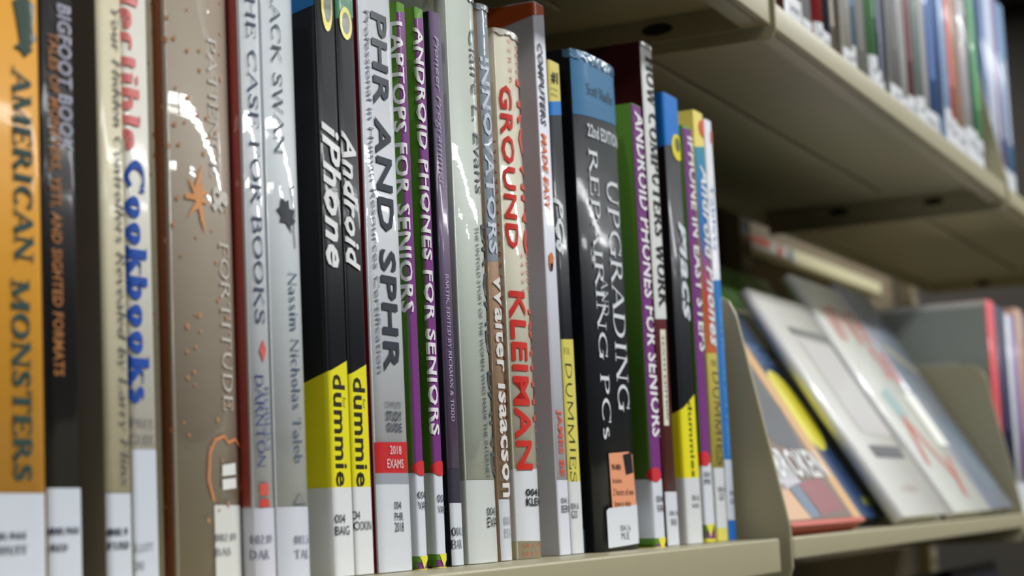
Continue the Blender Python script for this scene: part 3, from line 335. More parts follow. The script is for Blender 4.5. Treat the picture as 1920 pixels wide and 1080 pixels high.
('macs', 'black manual with a bright blue head band and bright yellow foot', 0.96516, 0.02435, 0.339, 0.24937, (0.001, 8), 0.18, 0, (34, 36, 42), 0.1, [('B', 'front_cover_panel', 0.24897, 0.24897, 0.0, 0.0, -1, -0.0004, (16, 18, 22)), ('B', 'blue_head_band', 0.24897, 0.24897, 0.21892, 0.2229, -1, 0.02435, (14, 110, 192)), ('E', 'badge_ring', 0.01729, 0.22022, 0.00933, 0.00754, (216, 200, 40)), ('E', 'badge_disc', 0.01755, 0.22179, 0.00403, 0.00408, (90, 100, 60)), ('T', 'Macs', 0.01076, 0.0273, 0.12248, 0.1777, 'I', (206, 212, 220), 'title_lettering'), ('T', 'ALL-IN-ONE', 0.00742, 0.01099, 0.12676, 0.16751, 'S', (120, 124, 132), 'subtitle_lettering'), ('B', 'yellow_foot_panel', 0.07496, 0.08262, 0.0, 0.0, -1, 0.02435, (226, 212, 24)), ('T', 'dummies', 0.00952, 0.01664, 0.03599, 0.07776, 'B', (46, 44, 20), 'series_lettering'), ('B', 'call_number_label', 0.0357, 0.03569, 0.0, 0.0, -1, 0.02435, (204, 206, 208)), ('U', '004.16', 0.00758, 0.01912, 0.02321, 0.0264, 'S', (70, 72, 82), 'call_number_lettering'), ('U', 'KISS', 0.00764, 0.01826, 0.01945, 0.02177, 'S', (70, 72, 82), 'call_number_lettering')]),
('iph2', 'slim purple spined guide right of the blue headed black manual, shortest in the row', 0.99265, 0.01489, 0.338, 0.23506, (0.0006, 8), 0.18, 0, (86, 130, 48), 0.1, [('B', 'purple_spine_panel', 0.23313, 0.23466, 0.0, 0.0, 0.0, 0.01489, (112, 44, 118)), ('T', 'IPHONE IN EASY STEPS', 0.00456, 0.01772, 0.10633, 0.22944, 'B', (226, 218, 234), 'title_lettering'), ('E', 'edition_disc', 0.00358, 0.04628, 0.00833, 0.00415, (198, 44, 54)), ('B', 'call_number_label', 0.04389, 0.04399, 0.00982, 0.00948, -1, 0.01489, (204, 208, 218)), ('U', '004.1', 0.00077, 0.01108, 0.03593, 0.03919, 'S', (50, 52, 62), 'call_number_lettering'), ('U', 'PRI', 0.00086, 0.0103, 0.03209, 0.03505, 'S', (50, 52, 62), 'call_number_lettering'), ('B', 'green_foot_band', 0.00982, 0.00948, 0.00661, 0.00623, -1, 0.01489, (86, 130, 48)), ('G', 'yellow_triangle', [(1e-05, 0.00956), (0.01229, 0.01043), (0.00432, 0.00269)], (214, 206, 60)), ('B', 'yellow_foot_band', 0.00223, 0.00179, 0.0, 0.0, -1, 0.01489, (206, 196, 50))]),
('andd', 'yellow headed manual with a teal to red spine, second from the right end', 1.01285, 0.01705, 0.338, 0.24755, (0.0008, 8), 0.18, 0, (206, 190, 92), 0.1, [('B', 'rainbow_spine_panel', 0.22564, 0.22841, 0.10627, 0.10729, 0.0, 0.01705, 'RAINBOW'), ('E', 'badge_disc', 0.0158, 0.23871, 0.00876, 0.0053, (208, 82, 42)), ('T', 'Android Phones', 0.00419, 0.01935, 0.11066, 0.21588, 'I', (216, 226, 240), 'title_lettering'), ('U', 'FOR', 0.00448, 0.01318, 0.09914, 0.10281, 'R', (70, 68, 40), 'series_lettering'), ('T', 'DUMMIES', 0.00413, 0.01912, 0.04289, 0.09591, 'RH', (46, 44, 30), 'series_lettering'), ('B', 'yellow_foot_panel', 0.00758, 0.00716, 0.0, 0.0, -1, 0.01705, (214, 204, 96)), ('B', 'call_number_label', 0.04132, 0.0414, 0.00758, 0.00716, -1, 0.01705, (206, 208, 212)), ('U', '004.167', 0.00256, 0.01923, 0.02748, 0.03079, 'S', (70, 72, 82), 'call_number_lettering'), ('U', 'GO', 0.00362, 0.01218, 0.02299, 0.0269, 'S', (70, 72, 82), 'call_number_lettering')]),
('last', 'narrow white and blue book, rightmost upright one before the cream panel', 1.03273, 0.0121, 0.338, 0.24563, (0.0008, 8), 0.18, 0, (204, 204, 212), 0.1, [('B', 'blue_lower_panel', 0.15006, 0.15122, 0.04599, 0.04609, 0.0, 0.0121, (38, 116, 190)), ('T', 'Tablets', 0.0021, 0.00703, 0.16779, 0.20732, 'S', (96, 150, 196), 'title_lettering'), ('T', 'Smart Phones and Tablets', 0.00403, 0.00801, 0.04819, 0.13966, 'S', (120, 176, 226), 'subtitle_lettering'), ('G', 'red_mark', [(0.00804, 0.23946), (0.01348, 0.24017), (0.01308, 0.23336), (0.0077, 0.23235)], (214, 110, 100)), ('U', '004.16', 0.00334, 0.01569, 0.0255, 0.02857, 'S', (90, 92, 102), 'call_number_lettering'), ('U', 'GR', 0.00343, 0.01379, 0.02092, 0.02398, 'S', (90, 92, 102), 'call_number_lettering'), ('B', 'call_number_label', 0.04599, 0.04609, 0.01163, 0.01138, 0.0, 0.0121, (196, 204, 218)), ('B', 'blue_foot_band', 0.01133, 0.01108, 0.0, 0.0, 0.0, 0.0121, (26, 104, 190))])]
UPPER = [(1.12575, 0.04403, (120, 60, 60), 0.02405), (1.16824, 0.0135, (225, 225, 230), 0.0), (1.18062, 0.02921, (170, 172, 176), 0.01955), (1.2085, 0.02015, (176, 60, 62), 0.02164), (1.22743, 0.02524, (38, 46, 62), 0.01991), (1.25115, 0.03082, (140, 132, 120), 0.0), (1.28029, 0.03048, (196, 192, 186), 0.0186), (1.30924, 0.02494, (48, 110, 160), 0.0266), (1.33234, 0.04161, (150, 150, 146), 0.0), (1.3721, 0.02346, (96, 140, 100), 0.03111), (1.39447, 0.01478, (40, 50, 82), 0.02403), (1.40808, 0.02651, (186, 192, 216), 0.01897), (1.43261, 0.04341, (150, 150, 150), 0.02033), (1.47345, 0.04569, (206, 208, 206), 0.0181), (1.51696, 0.02815, (120, 70, 78), 0.02636), (1.54349, 0.02678, (136, 150, 146), 0.0296), (1.56867, 0.02759, (206, 206, 206), 0.02535), (1.59356, 0.0652, (66, 96, 150), 0.02833), (1.65591, 0.02789, (160, 186, 222), 0.03911), (1.68155, 0.04741, (196, 92, 80), 0.03619), (1.72625, 0.04129, (176, 140, 120), 0.03555), (1.76531, 0.03137, (176, 174, 178), 0.04008), (1.79481, 0.02936, (38, 86, 62), 0.04186), (1.82161, 0.055, (92, 156, 104), 0.03956)]

# ------------------------------------------------------------------ book builder (local frame: x across the spine, y back into the shelf, z up)
def make_pos(w, prof, dep, groove):
    b, n = prof
    def pos(u):
        if u < 0:
            s = -u
            return (groove * math.exp(-((s - .007) / .0022) ** 2), b + s)
        if u > w:
            s = u - w
            return (w - groove * math.exp(-((s - .007) / .0022) ** 2), b + s)
        t = abs(2 * u / w - 1)
        return (u, b * t ** n)
    def P(u, z, off):
        e = 1e-5
        x0, y0 = pos(u - e); x1, y1 = pos(u + e)
        dx, dy = x1 - x0, y1 - y0; l = math.hypot(dx, dy) or 1
        x, y = pos(u)
        return (x + dy / l * off, y - dx / l * off, z)
    return P

def u_samples(w, prof, dep, groove):
    us = [w / 2 - w / 2 * math.cos(math.pi * i / 22) for i in range(23)]
    back = [.001, .003, .005, .006, .007, .008, .009, .011, .014, .03] if groove else [.002, .02]
    return [-dep] + [-v for v in reversed(back)] + us + [w + v for v in back] + [w + dep]

def sheet(name, verts, faces, P, cuts, material, off, parent, smooth=True):
    bm = bmesh.new()
    vs = [bm.verts.new((u, 0, z)) for u, z in verts]
    for f in faces:
        try: bm.faces.new([vs[i] for i in f])
        except ValueError: pass
    lo = min(v[0] for v in verts); hi = max(v[0] for v in verts)
    for c in cuts:
        if lo + 1e-6 < c < hi - 1e-6:
            bmesh.ops.bisect_plane(bm, geom=list(bm.verts) + list(bm.edges) + list(bm.faces), plane_co=(c, 0, 0), plane_no=(1, 0, 0), dist=1e-7)
    for f in bm.faces:
        if f.normal.y > 0: f.normal_flip()
    for v in bm.verts:
        v.co = P(v.co.x, v.co.z, off)
    me = bpy.data.meshes.new(name); bm.to_mesh(me); bm.free()
    me.materials.append(material)
    if smooth:
        for p_ in me.polygons: p_.use_smooth = True
    return put(bpy.data.objects.new(name, me), parent)

def cover_mesh(P, us, H, thick, material, parent, name='cover'):
    verts = []; n = len(us)
    for u in us:
        for z, off in ((0, 0), (H, 0), (0, -thick), (H, -thick)):
            verts.append(P(u, z, off))
    faces = []; sm = []
    for i in range(n - 1):
        a, b = 4 * i, 4 * (i + 1)
        faces += [(a, b, b + 1, a + 1), (a + 2, a + 3, b + 3, b + 2), (a + 1, b + 1, b + 3, a + 3), (a, a + 2, b + 2, b)]
    faces += [(0, 1, 3, 2), (4 * (n - 1), 4 * (n - 1) + 2, 4 * (n - 1) + 3, 4 * (n - 1) + 1)]
    o = mesh_obj(name, verts, faces, material, parent)
    for i in range(n - 1): o.data.polygons[4 * i].use_smooth = True
    return o

def build_book(key, label, X, w, Y, H, prof, dep, groove, col, gl, items, zs, group=None):
    root = thing('book', label, 'book', (X, Y, zs), group)
    P = make_pos(w, prof, dep, groove)
    us = u_samples(w, prof, dep, groove)
    curved = prof[0] >= .0025
    coat = .8 if (groove or key in ('innov', 'phr')) and len(key) > 3 or key == 'phr' else .28
    if key[0] == 'u' and len(key) <= 3 and key != 'upg': coat = .35
    cr = .05 if groove or key in ('innov', 'phr') else .12
    def M(c):
        if c == 'RAINBOW': return RAINBOW
        return mat(c, .5, coat, 0, .03, gl * .9, 40.0, cr, None, 4.0, .2)
    cover_mesh(P, us, H, .0009, M(col), root)
    boxes('page_block', [(.0011, w - .0011, prof[0] + .002, prof[0] + dep - (.004 if groove else .0008), .003 if groove else .0006, H - (.004 if groove else .0008))], PAPER, root)
    cuts = [u for u in us if True]
    off = .00008; label_ob = None
    for it in items:
        k = it[0]
        if k in 'TU' and len(k) == 1:
            _, st, x0, x1, z0, z1, font, c, nm = it
            vs, fs = glyphs(st, font)
            if k == 'U': vv = [(x0 + (x1 - x0) * a, z0 + (z1 - z0) * b) for a, b in vs]
            else: vv = [(x0 + (x1 - x0) * b, z1 + (z0 - z1) * a) for a, b in vs]
            lo = min(a for a, b in vv); hi = max(a for a, b in vv)
            need = curved or lo < 0.0005 or hi > w - .0005
            par = label_ob if (nm.startswith('call_number') and label_ob) else root
            sheet(nm, vv, fs, P, cuts if (need or nm == 'series_lettering') else [], mat(c, .5, .2, 0, 0, 0, 55.0, .15, None, 1.0, .2), off - .00003 if nm == 'series_lettering' else .00052, par, smooth=False)
        elif k == 'B':
            _, nm, t0, t1, b0, b1, u0, u1, c = it
            if u0 == -1: u0 = -dep * .985
            u1 = min(u1, w - .0002) if u1 > 0 else u1
            def tz(u, a, b): return a + (b - a) * (u / w)
            H_ = H - .0003
            vv = [(u0, min(H_, max(.0002, tz(u0, b0, b1)))), (u1, max(.0002, tz(u1, b0, b1))), (u1, min(H_, tz(u1, t0, t1))), (u0, min(H_, tz(u0, t0, t1)))]
            if nm == 'yellow_foot_panel' or nm == 'blue_head_panel':
                vv = [(u0, vv[0][1]), (u1, vv[1][1]), (u1, vv[2][1])] + [(u1 + (u0 - u1) * q, vv[2][1] + (vv[3][1] - vv[2][1]) * q ** .8) for q in (.25, .5, .75)] + [vv[3]]
            o = sheet(nm, vv, [tuple(range(len(vv)))], P, cuts, M(c), off, root)
            off += .00006
            if nm == 'call_number_label': label_ob = o
        elif k == 'G':
            _, nm, pts, c = it
            o = sheet(nm, pts, [tuple(range(len(pts)))], P, cuts, M(c), .00045 if nm != 'sticker_panel' else .0004, root)
            if nm == 'call_number_label': label_ob = o
        elif k == 'A':
            _, nm, pts, wd, c = it
            L, Rr = ribbon(pts, wd, wd, 'W')
            vv = L + Rr; n = len(pts)
            sheet(nm, vv, [(i, i + 1, n + i + 1, n + i) for i in range(n - 1)], P, cuts, M(c), .00045, root)
        elif k == 'E':
            _, nm, cx, cz, rx, rz, c = it
            vv = [(cx + rx * math.cos(2 * math.pi * i / 28), min(H - .0004, cz + rz * math.sin(2 * math.pi * i / 28))) for i in range(28)]
            sheet(nm, vv, [tuple(range(28))], P, cuts, M(c), .0004 if 'ring' in nm else .00045, root)
        elif k == 'D':
            _, nm, cnt, c = it
            rr = random.Random(5); vv = []; ff = []
            for i in range(cnt * 3):
                u = rr.uniform(-.012, w * .8); z = rr.uniform(.02, H - .01); s = rr.uniform(.0004, .0009)
                b0 = len(vv)
                vv += [(u + s * math.cos(a * math.pi / 3), z + 1.3 * s * math.sin(a * math.pi / 3)) for a in range(6)]
                ff.append(tuple(range(b0, b0 + 6)))
            o = sheet(nm, vv, ff, P, cuts, M(c), .0004, root); o['kind'] = 'stuff'
    if key in ('evans', 'klei', 'upg', 'innov', 'how'):
        MF = mat(items[-1][-2] if False else {'evans': (196, 202, 196), 'klei': (206, 200, 190), 'upg': (70, 116, 148), 'innov': (150, 158, 166), 'how': (196, 196, 190)}[key], .3, 1.0, 0, .1, 1.0, 160, .05)
        rr = random.Random(len(key)); hh = .0035 if key != 'upg' else .006
        n = 26; vv = []; u0 = -.004 if key != 'how' else .0002
        for i in range(n + 1):
            u = u0 + (w - .0003 - u0) * i / n
            vv.append((u, H - hh * rr.uniform(.55, 1.0)))
        up_ = [(u0 + (w - .0003 - u0) * i / n, H - .0002) for i in range(n, -1, -1)]
        o = sheet('clear_jacket_fold', vv + up_, [tuple(range(2 * n + 2))], P, cuts, MF, .0007, root)
    return root

# ------------------------------------------------------------------ room shell
ROOM = (-4.0, 7.9, -4.1, 4.0)
WALL = mat((52, 48, 42), .9, 0, 0, .04, 0, 3)
CARPET = mat((36, 32, 28), .95, 0, 0, .3, .3, 120)
CEILM = mat((84, 82, 78), .9, 0, 0, .04, 0, 6)
x0, x1, y0, y1 = ROOM
for nm, bb, mm in (('floor', (x0, x1, y0, y1, FLOOR_Z - .05, FLOOR_Z), CARPET), ('ceiling', (x0, x1, y0, y1, CEIL_Z, CEIL_Z + .05), CEILM),
                   ('wall_front', (x0, x1, y0 - .1, y0, FLOOR_Z, CEIL_Z), WALL), ('wall_back', (x0, x1, y1, y1 + .1, FLOOR_Z, CEIL_Z), WALL),
                   ('wall_left', (x0 - .1, x0, y0, y1, FLOOR_Z, CEIL_Z), WALL), ('wall_right', (x1, x1 + .1, y0, y1, FLOOR_Z, CEIL_Z), WALL)):
    o = boxes(nm, [bb], mm); o['kind'] = 'structure'
TROFFER = mat((210, 210, 206), .5)
for i, (x, y) in enumerate(lamp_spots):
    t = thing('ceiling_lamp', 'white steel ceiling lamp housing above the book stacks', 'ceiling lamp', (x, y, CEIL_Z), 'ceiling lamps above the aisles')
    hl = .88 if y == -1.4 else .62
    boxes('housing', [(-hl, hl, -.17, .17, -.04, -.001)], TROFFER, t)

# ------------------------------------------------------------------ steel shelving
ZS = -0.0187
X0, X1, X2, X3 = 0.28, 1.0555, 1.838, 2.60
def shelf_pan(name, label, xa, xb, yf, depth, zb, zt, tilt=None):
    t = thing(name, label, 'shelf', (xa, yf, zt))
    w = xb - xa; h = zt - zb
    boxes('front_lip', [(0, w, 0, .005, -h, 0)], STEEL, t, bevel=.0016)
    boxes('deck', [(.0005, w - .0005, .0045, depth, -.0025, -.0002)], STEEL, t)
    boxes('return_flange', [(.001, w - .001, .0048, .017, -h, -h + .002)], STEEL, t, bevel=.0007)
    boxes('back_flange', [(.001, w - .001, depth - .002, depth, -h, -.0028)], STEEL, t)
    for a in (0.0005, w - .0025): boxes('end_flange', [(a, a + .002, .018, depth - .003, -h, -.0028)], STEEL, t)
    # stiffening rib pressed into the deck
    boxes('deck_rib', [(.06, w - .06, depth * .5 - .012, depth * .5 + .012, -.006, -.0026)], STEEL, t, bevel=.0015)
    return t
low1 = shelf_pan('shelf', 'cream steel shelf carrying the sharp row of library books', X0, X1 - .014, .3115, .25, ZS - .0195, ZS)
up1 = shelf_pan('shelf', 'cream steel shelf over the sharp book row, ending at the corner bracket', X0, X1 - .004, .300, .24, .2812, .2985)
up2 = shelf_pan('shelf', 'cream steel shelf with blurred spines on it, sloping away at upper right', X1 + .004, X2 - .004, .300, .24, .2812, .2985)
up3 = shelf_pan('shelf', 'cream steel shelf beyond the far bracket, at the right edge above', X2 + .004, X3, .300, .24, .2812, .2985)
disp = shelf_pan('display_shelf', 'narrow cream steel ledge under the leaning face-out books', X1 + .004, X2 - .003, .3085, .23, ZS - .013, ZS)
disp['category'] = 'shelf'
low3 = shelf_pan('shelf', 'cream steel shelf under the upright red, navy and purple spines', X2 + .004, X3, .3085, .24, ZS - .0195, ZS)
base2 = shelf_pan('shelf', 'cream steel shelf in shadow below the leaning face-out books', X1 + .004, X2 - .003, .3085, .25, -.33, -.311)
base3 = shelf_pan('shelf', 'cream steel shelf in shadow at the lower right corner', X2 + .004, X3, .3085, .25, -.33, -.311)
base1 = shelf_pan('shelf', 'cream steel shelf one level beneath the sharp book row', X0, X1 - .004, .3115, .25, -.33, -.311)
DARKSLOT = mat((30, 26, 20), .8)
for t_, w_ in ((up1, X1 - .004 - X0), (up2, X2 - X1 - .008), (up3, X3 - X2 - .004)):
    for yy in (.070, .165):
        n = 20
        prism('flange_slot', [(yy + .010 * math.cos(2 * math.pi * i / n), -.0095 + .0036 * math.sin(2 * math.pi * i / n)) for i in range(n)], 'x', w_ - .0030, w_ - .0026, DARKSLOT, t_)

def side_plate(label, x, pts, parent=None):
    o = prism('end_bracket', pts, 'x', x - .0016, x + .0016, STEEL, parent, bevel=.0009)
    return o
low_pts = [(.5600, -.045), (.3120, -.045), (.3085, -.036), (.3085, -.012), (.3330, .112), (.3370, .121), (.3450, .126), (.5600, .134)]
t = tag(side_plate('', X1, low_pts), 'cream steel end bracket right of the narrow white and blue book', 'bracket')
t = tag(side_plate('', X2, low_pts), 'beige steel end bracket with rounded corner behind the grey blue leaning book', 'bracket')
hi_pts = [(.5400, .274), (.3010, .274), (.2975, .280), (.2975, .300), (.3200, .420), (.3260, .430), (.5400, .440)]
tag(side_plate('', X1, hi_pts), 'cream steel end bracket where the two upper shelves meet', 'bracket')
tag(side_plate('', X2, hi_pts), 'thin cream steel end bracket at the far end of the sloping upper shelf', 'bracket')

POST = mat((150, 138, 108), .55, 0, 0, .05, 0, 8, .1, .8)
for x, lab in ((X0 - .02, 'slotted steel upright post behind the left end of the book row'), (X1, 'slotted steel upright post behind the first end bracket'), (X2, 'slotted steel upright post behind the far end bracket'), (X3 + .02, 'slotted steel upright post beyond the right edge')):
    t = thing('upright_post', lab, 'post', (x, .565, FLOOR_Z))
    boxes('post_column', [(-.019, .019, 0, .02, 0, 2.4)], POST, t, bevel=.002)
    o = boxes('post_slots', [(s - .0025, s + .0025, -.0006, -.0001, .03 + .025 * i, .043 + .025 * i) for i in range(94) for s in (-.008, .008)], DARKSLOT, t)
    o['kind'] = 'stuff'
BACKP = mat((128, 112, 84), .7, 0, 0, .15, 0, 4, .1, .8)
for a, b, lab in ((X0, X1, 'brown back panel behind the sharp book row'), (X1, X2, 'brown back panel behind the leaning face-out books'), (X2, X3, 'brown back panel behind the far upright books')):
    tag(boxes('back_panel', [(a + .001, b - .001, .590, .594, FLOOR_Z + .02, 1.15)], BACKP, bevel=.001), lab, 'panel')

# label strip at the back
t = thing('label_strip', 'pale label strip with orange end, in the dark gap above the leaning books', 'label strip', (1.87, .572, .268))
boxes('holder', [(0, .58, 0, .016, 0, .017)], mat((226, 214, 176), .5), t, bevel=.002)
boxes('printed_card', [(.002, .17, -.0012, 0, .002, .0155)], mat((206, 204, 196), .6), t)
boxes('orange_sticker', [(.003, .07, -.0018, -.0013, .007, .015)], mat((226, 92, 48), .6), t)
boxes('red_sticker', [(.10, .118, -.0018, -.0013, .003, .014)], mat((196, 70, 52), .6), t)
boxes('grey_sticker', [(.14, .156, -.0018, -.0013, .003, .014)], mat((110, 116, 124), .6), t)

# ------------------------------------------------------------------ the sharp row
for bk in BOOKS:
    build_book(*bk, zs=ZS)

# ------------------------------------------------------------------ blurred books on the upper shelf
CN = ('dark red', 'white', 'grey', 'crimson', 'ink blue', 'tan', 'ivory', 'bright blue', 'pale grey', 'light green', 'navy', 'lavender white', 'ash grey', 'chalk white', 'maroon', 'sage grey', 'plain white', 'royal blue', 'sky blue', 'brick red', 'pinkish tan', 'silver grey', 'bottle green', 'mint green')
prev = 'the corner bracket'
rr = random.Random(3)
for i, (x, w, c, lh) in enumerate(UPPER):
    x = 1.126 + (x - 1.126) * .938; w = w * .938
    H = rr.uniform(.205, .245)
    H = min(H, .26)
    w2 = w - .0012
    its = []
    if lh > 0:
        its.append(('B', 'call_number_label', lh, lh, 0, 0, 0, w2, (206, 208, 212)))
        its.append(('U', 'call_number_lettering', 0, 0, 0, 0, 'S', (90, 92, 100), ''))
        its.pop()
        its.append(('U', '%d' % (300 + 13 * i), w2 * .2, w2 * .75, lh * .55, lh * .72, 'S', (100, 102, 110), 'call_number_lettering'))
    z = lh + .03
    its.append(('B', 'spine_band', H - .03, H - .03, H - .045, H - .045, 0, w2, tuple(int(v * .8) for v in c)))
    its.append(('B', 'title_block', min(H - .06, z + .11), min(H - .06, z + .11), z, z, w2 * .35, w2 * .62, tuple(min(235, int(v * 1.12 + 10)) if sum(c) < 420 else int(v * .72) for v in c)))
    build_book('u%d' % i, '%s spine on the sloping upper shelf, right beside %s' % (CN[i], prev), x, w2, .3105 + .002 * (i % 3), H, (.004, 2.6) if i % 2 else (.0012, 7), .16, .0012 if i % 2 else 0, c, .1, its, .2987)
    prev = 'the %s one' % CN[i]
for i, (w, c, lab) in enumerate(((.03, (110, 130, 170), 'slate blue book beyond the far bracket on the upper level'), (.028, (196, 206, 222), 'pale blue book beyond the far bracket on the upper level'), (.035, (120, 108, 150), 'mauve book beyond the far bracket on the upper level'), (.04, (90, 130, 170), 'steel blue book beyond the far bracket on the upper level'))):
    xx = X2 + .006 + (0, .032, .062, .099)[i]
    build_book('u', lab, xx, w, .312, .21, (.002, 4), .16, 0, c, .1, [('B', 'call_number_label', .03, .03, 0, 0, 0, w, (200, 204, 210)), ('B', 'title_block', .15, .15, .06, .06, w * .3, w * .6, (210, 212, 222))], .2987)

# ------------------------------------------------------------------ upright books of the far bay
far = [(1.8535, .0385, (206, 62, 70), .209, 'red spined book with a wide grey front cover behind the far bracket', (150, 156, 150)),
       (1.8945, .0585, (24, 26, 62), .207, 'dark navy spine between the red and the white spines at far right', None),
       (1.9545, .0240, (206, 210, 214), .203, 'thin white spine right of the navy one at far right', None),
       (1.9800, .0320, (112, 88, 140), .204, 'purple spine third after the red one at far right', None),
       (2.0135, .0480, (176, 142, 122), .214, 'brownish pink spine cut by the right edge of the picture', None),
       (2.0630, .0300, (60, 64, 80), .21, 'charcoal book hidden at the right end of the far lower bay', None)]
for x, w, c, H, lab, cov in far:
    its = [('B', 'call_number_label', .03, .03, .0, .0, 0, w, (196, 200, 206)), ('B', 'title_block', H * .85, H * .85, H * .4, H * .4, w * .4, w * .6, tuple(min(230, v + 60) if sum(c) < 400 else int(v * .8) for v in c))]
    if cov: its = [('B', 'front_cover_panel', H, H, 0, 0, -1, -.001, cov), ('B', 'pale_print_panel', H * .72, H * .72, H * .30, H * .30, -.10, -.03, (172, 178, 168)), ('B', 'white_head_band', H, H, H - .006, H - .006, -1, -.001, (206, 206, 200))] + its[1:]
    build_book('f', lab, x, w - .001, .330, H, (.001, 8), .16, 0, c, .1, its, ZS)

# ------------------------------------------------------------------ face-out leaning books
TH = R(31)
def leaning(name, label, X, w, hgt, t, Y0, col, spine_col, z0=ZS, th=TH, cover_m=None, gloss=.9, bevel=.0015):
    root = thing(name, label, 'book', (X, Y0, z0 + t * math.sin(th) + .0006))
    root.rotation_euler = (-th, 0, 0)
    M_ = cover_m or mat(col, .4, gloss, 0, .03, .1, 40, .08)
    boxes('front_cover', [(0, w, 0, .0022, 0, hgt)], M_, root, bevel=.0007)
    boxes('back_cover', [(0, w, t - .0022, t, 0, hgt)], mat(spine_col, .4, gloss), root, bevel=.0007)
    n = 10; r = min(.0048, t * .48)
    arc = [(r - r * math.sin(math.pi * i / n), t / 2 - t / 2 * math.cos(math.pi * i / n)) for i in range(n + 1)]
    inn = [(r + .0006 - (r - .0012) * math.sin(math.pi * i / n), t / 2 - (t / 2 - .0012) * math.cos(math.pi * i / n)) for i in range(n, -1, -1)]
    sp = prism('spine', [(a_ - r, b_) for a_, b_ in arc + inn], 'z', 0, hgt, mat(spine_col, .28, gloss, 0, .02, .15, 40, .22, None, 5.0), root)
    for p_ in sp.data.polygons:
        if len(p_.vertices) == 4: p_.use_smooth = True
    boxes('page_block', [(.0025, w - .004, .0024, t - .0024, .003, hgt - .003)], PAPER, root)
    return root
def art(root, name, pts, col, lift=.0003, gloss=.8):
    n = len(pts)
    return mesh_obj(name, [(x, -lift, z) for x, z in pts], [tuple(range(n))], mat(col, .4, gloss), root)
def rect(a, b, c, d): return [(a, c), (b, c), (b, d), (a, d)]
def oval(cx, cz, rx, rz, n=28): return [(cx + rx * math.cos(2 * math.pi * i / n), cz + rz * math.sin(2 * math.pi * i / n)) for i in range(n)]
def art_text(root, name, text, x0, x1, z0, z1, col, font='B', lift=.0005):
    vs, fs = glyphs(text, font)
    return mesh_obj(name, [(x0 + (x1 - x0) * a, -lift, z0 + (z1 - z0) * b) for a, b in vs], fs, mat(col, .4, .5), root)

b = leaning('paperback', 'photo covered paperback with broad white capitals and a tan edge, leaning face out', 1.078, .172, .182, .010, .3145, (150, 110, 90), (206, 150, 96))
art(b, 'photo_ground', rect(.002, .150, .004, .180), (120, 96, 84))
art(b, 'tan_edge_band', rect(.150, .171, .002, .180), (222, 172, 108), .0003)
for nm, p_, c in (('photo_blotch', [(.0, .18), (.05, .18), (.10, .10), (.06, .07), (.01, .12)], (222, 176, 110)), ('photo_blotch', [(.05, .18), (.12, .18), (.15, .09), (.13, .055), (.08, .06), (.06, .12)], (74, 78, 84)),
                  ('photo_blotch', [(.06, .17), (.08, .175), (.10, .15), (.08, .13)], (214, 130, 120)), ('photo_blotch', [(.02, .05), (.07, .052), (.08, .03), (.03, .025)], (200, 196, 204)),
                  ('photo_blotch', [(.07, .03), (.13, .034), (.14, .01), (.08, .006)], (150, 76, 82)), ('photo_blotch', [(.0, .03), (.04, .03), (.05, .004), (.0, .004)], (224, 176, 134)),
                  ('photo_blotch', [(.045, .028), (.07, .03), (.075, .006), (.05, .004)], (104, 122, 146))):
    art(b, nm, p_, c, .0006)
art_text(b, 'title_lettering', 'BROKEN', .044, .156, .034, .056, (226, 224, 228), 'B', .0012)
boxes('red_foot_edge', [(-.0004, .1724, -.0008, .0118, -.0004, .0028)], mat((178, 66, 40), .5), b)
b = leaning('paperback', 'navy paperback with a big yellow oval, half behind the photo covered one', 1.215, .183, .186, .012, .3345, (26, 62, 110), (30, 70, 120))
art(b, 'yellow_oval', oval(.128, .094, .030, .036), (224, 212, 50))
art_text(b, 'title_lettering', 'RECLAIM', .110, .176, .142, .154, (90, 120, 160))
art_text(b, 'title_lettering', 'THE MIND', .110, .172, .134, .1405, (90, 120, 160))
art_text(b, 'author_lettering', 'A NOVEL', .140, .178, .010, .018, (196, 200, 70))
b = leaning('hardback', 'cream hardback peeping out left of the white one with the dark frame', 1.330, .198, .200, .010, .3500, (198, 190, 166), (200, 190, 166))
art(b, 'brown_emblem', oval(.030, .176, .012, .009), (150, 110, 84))
b = leaning('hardback', 'white hardback with a dark rectangular frame on its cover, leaning face out', 1.369, .159, .208, .010, .3145, (212, 211, 204), (236, 238, 240), gloss=1.0)
for p_ in (rect(.040, .150, .168, .176), rect(.146, .154, .062, .176)): art(b, 'dark_frame', p_, (112, 112, 114), .0003)
art(b, 'pale_panel', rect(.046, .142, .075, .164), (206, 204, 202), .0004)
art(b, 'dark_bar', rect(.040, .136, .053, .064), (84, 84, 90), .0006)
art_text(b, 'faint_lettering', 'a story', .050, .110, .018, .030, (206, 186, 182), 'RI')
b = leaning('hardback', 'white jacketed hardback with loose red brush lettering, leaning face out', 1.552, .160, .244, .010, .3145, (214, 216, 206), (236, 238, 240), gloss=1.0)
for x, z, s, ch in ((.02, .176, .03, 'M'), (.052, .180, .032, 'y'), (.086, .176, .032, 'W'), (.120, .182, .028, 'h'), (.10, .140, .030, 'S'), (.130, .136, .028, 'o')):
    art_text(b, 'brush_lettering', ch, x, x + s, z, z + .036, (206, 74, 66), 'RI')
for p_ in ([(.02, .05), (.05, .10), (.06, .095), (.03, .045)], [(.05, .09), (.10, .03), (.105, .036), (.058, .098)], [(.085, .02), (.12, .06), (.126, .055), (.095, .012)]): art(b, 'red_brush_stroke', p_, (206, 96, 84), .0004)
art(b, 'teal_wash', [(.03, .12), (.07, .13), (.08, .10), (.04, .09)], (160, 190, 190), .0003)
boxes('price_sticker', [(.120, .160, -.0016, -.0004, .068, .124)], mat((216, 216, 208), .5), b, bevel=.0004)
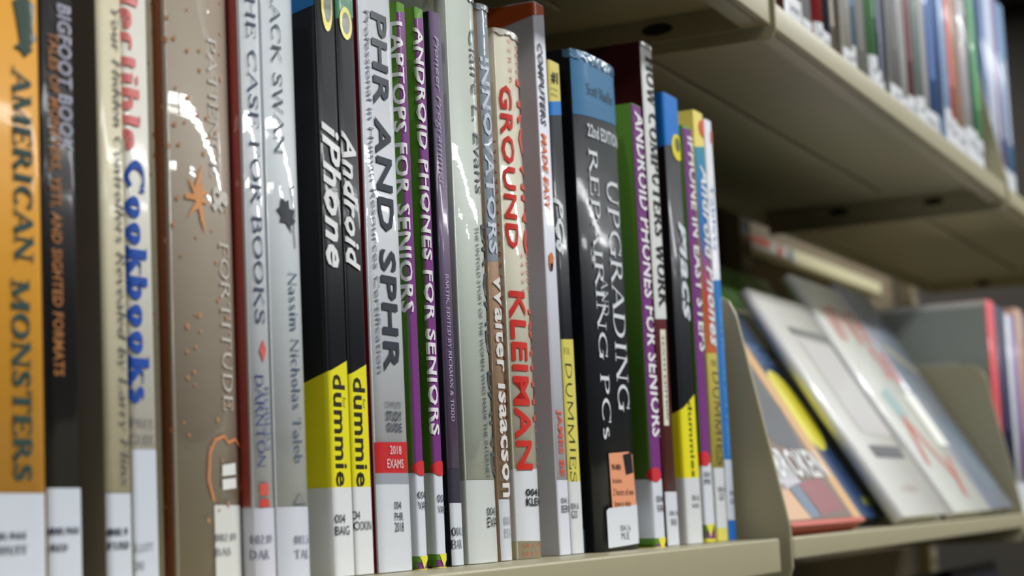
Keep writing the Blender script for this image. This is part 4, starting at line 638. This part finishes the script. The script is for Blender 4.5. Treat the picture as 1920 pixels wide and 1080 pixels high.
b = leaning('paperback', 'grey blue paperback leaning beside the far bracket, right of the red lettered one', 1.716, .115, .252, .012, .3145, (112, 122, 138), (150, 150, 170))
art(b, 'tan_streak', [(.02, .175), (.10, .150), (.10, .158), (.02, .186)], (178, 168, 140))
art(b, 'dark_wash', [(.02, .02), (.10, .02), (.10, .09), (.03, .11)], (92, 112, 132))
b = leaning('picture_book', 'wide green book with pale stripes standing behind the leaning white ones', 1.440, .262, .262, .009, .3715, (96, 158, 66), (96, 150, 70), gloss=.4)
for q in (.03, .075): art(b, 'pale_stripe', [(q, .262), (q + .006, .262), (q + .085, .10), (q + .078, .10)], (176, 190, 170))
art(b, 'grey_corner_print', [(.06, .2), (.13, .21), (.12, .17), (.08, .16)], (150, 160, 140))
# sloped rest plate behind the leaning books
rp = boxes('book_rest', [(0, X2 - X1 - .02, 0, .002, 0, .15)], STEEL, loc=(X1 + .01, .4005, ZS + .002), bevel=.0005)
rp.rotation_euler = (-TH, 0, 0)
tag(rp, 'sloped cream steel rest behind the leaning face-out books', 'book rest')

# lower display level, mostly in shadow
th2 = R(12)
for x, w, h, t_, y_, c, lab in ((1.075, .150, .225, .014, .333, (70, 34, 30), 'dark red brown book top in the shadow below the display ledge, leftmost'),
                          (1.232, .125, .236, .012, .333, (26, 24, 26), 'black book top in the shadow below the display ledge'),
                          (1.362, .120, .216, .016, .333, (190, 190, 192), 'pale grey book top in the shadow below the display ledge'),
                          (1.488, .135, .250, .012, .333, (150, 124, 74), 'gold brown book top in the shadow below the display ledge'),
                          (1.630, .196, .243, .016, .340, (22, 28, 66), 'navy book top in the shadow below the display ledge, beside the gold brown one'),
                          (1.850, .230, .243, .016, .333, (24, 28, 60), 'navy book top at the lower right corner of the picture'),
                          (1.640, .170, .200, .004, .3125, (150, 146, 140), 'grey pamphlet standing in front of the navy book below the ledge')):
    b = leaning('hardback', lab, x, w, h, t_, y_, c, tuple(int(v * .8) for v in c), z0=-.311, th=th2, gloss=.3)
    art(b, 'title_block', rect(w * .15, w * .85, h * .6, h * .75), tuple(min(230, v + 50) for v in c))
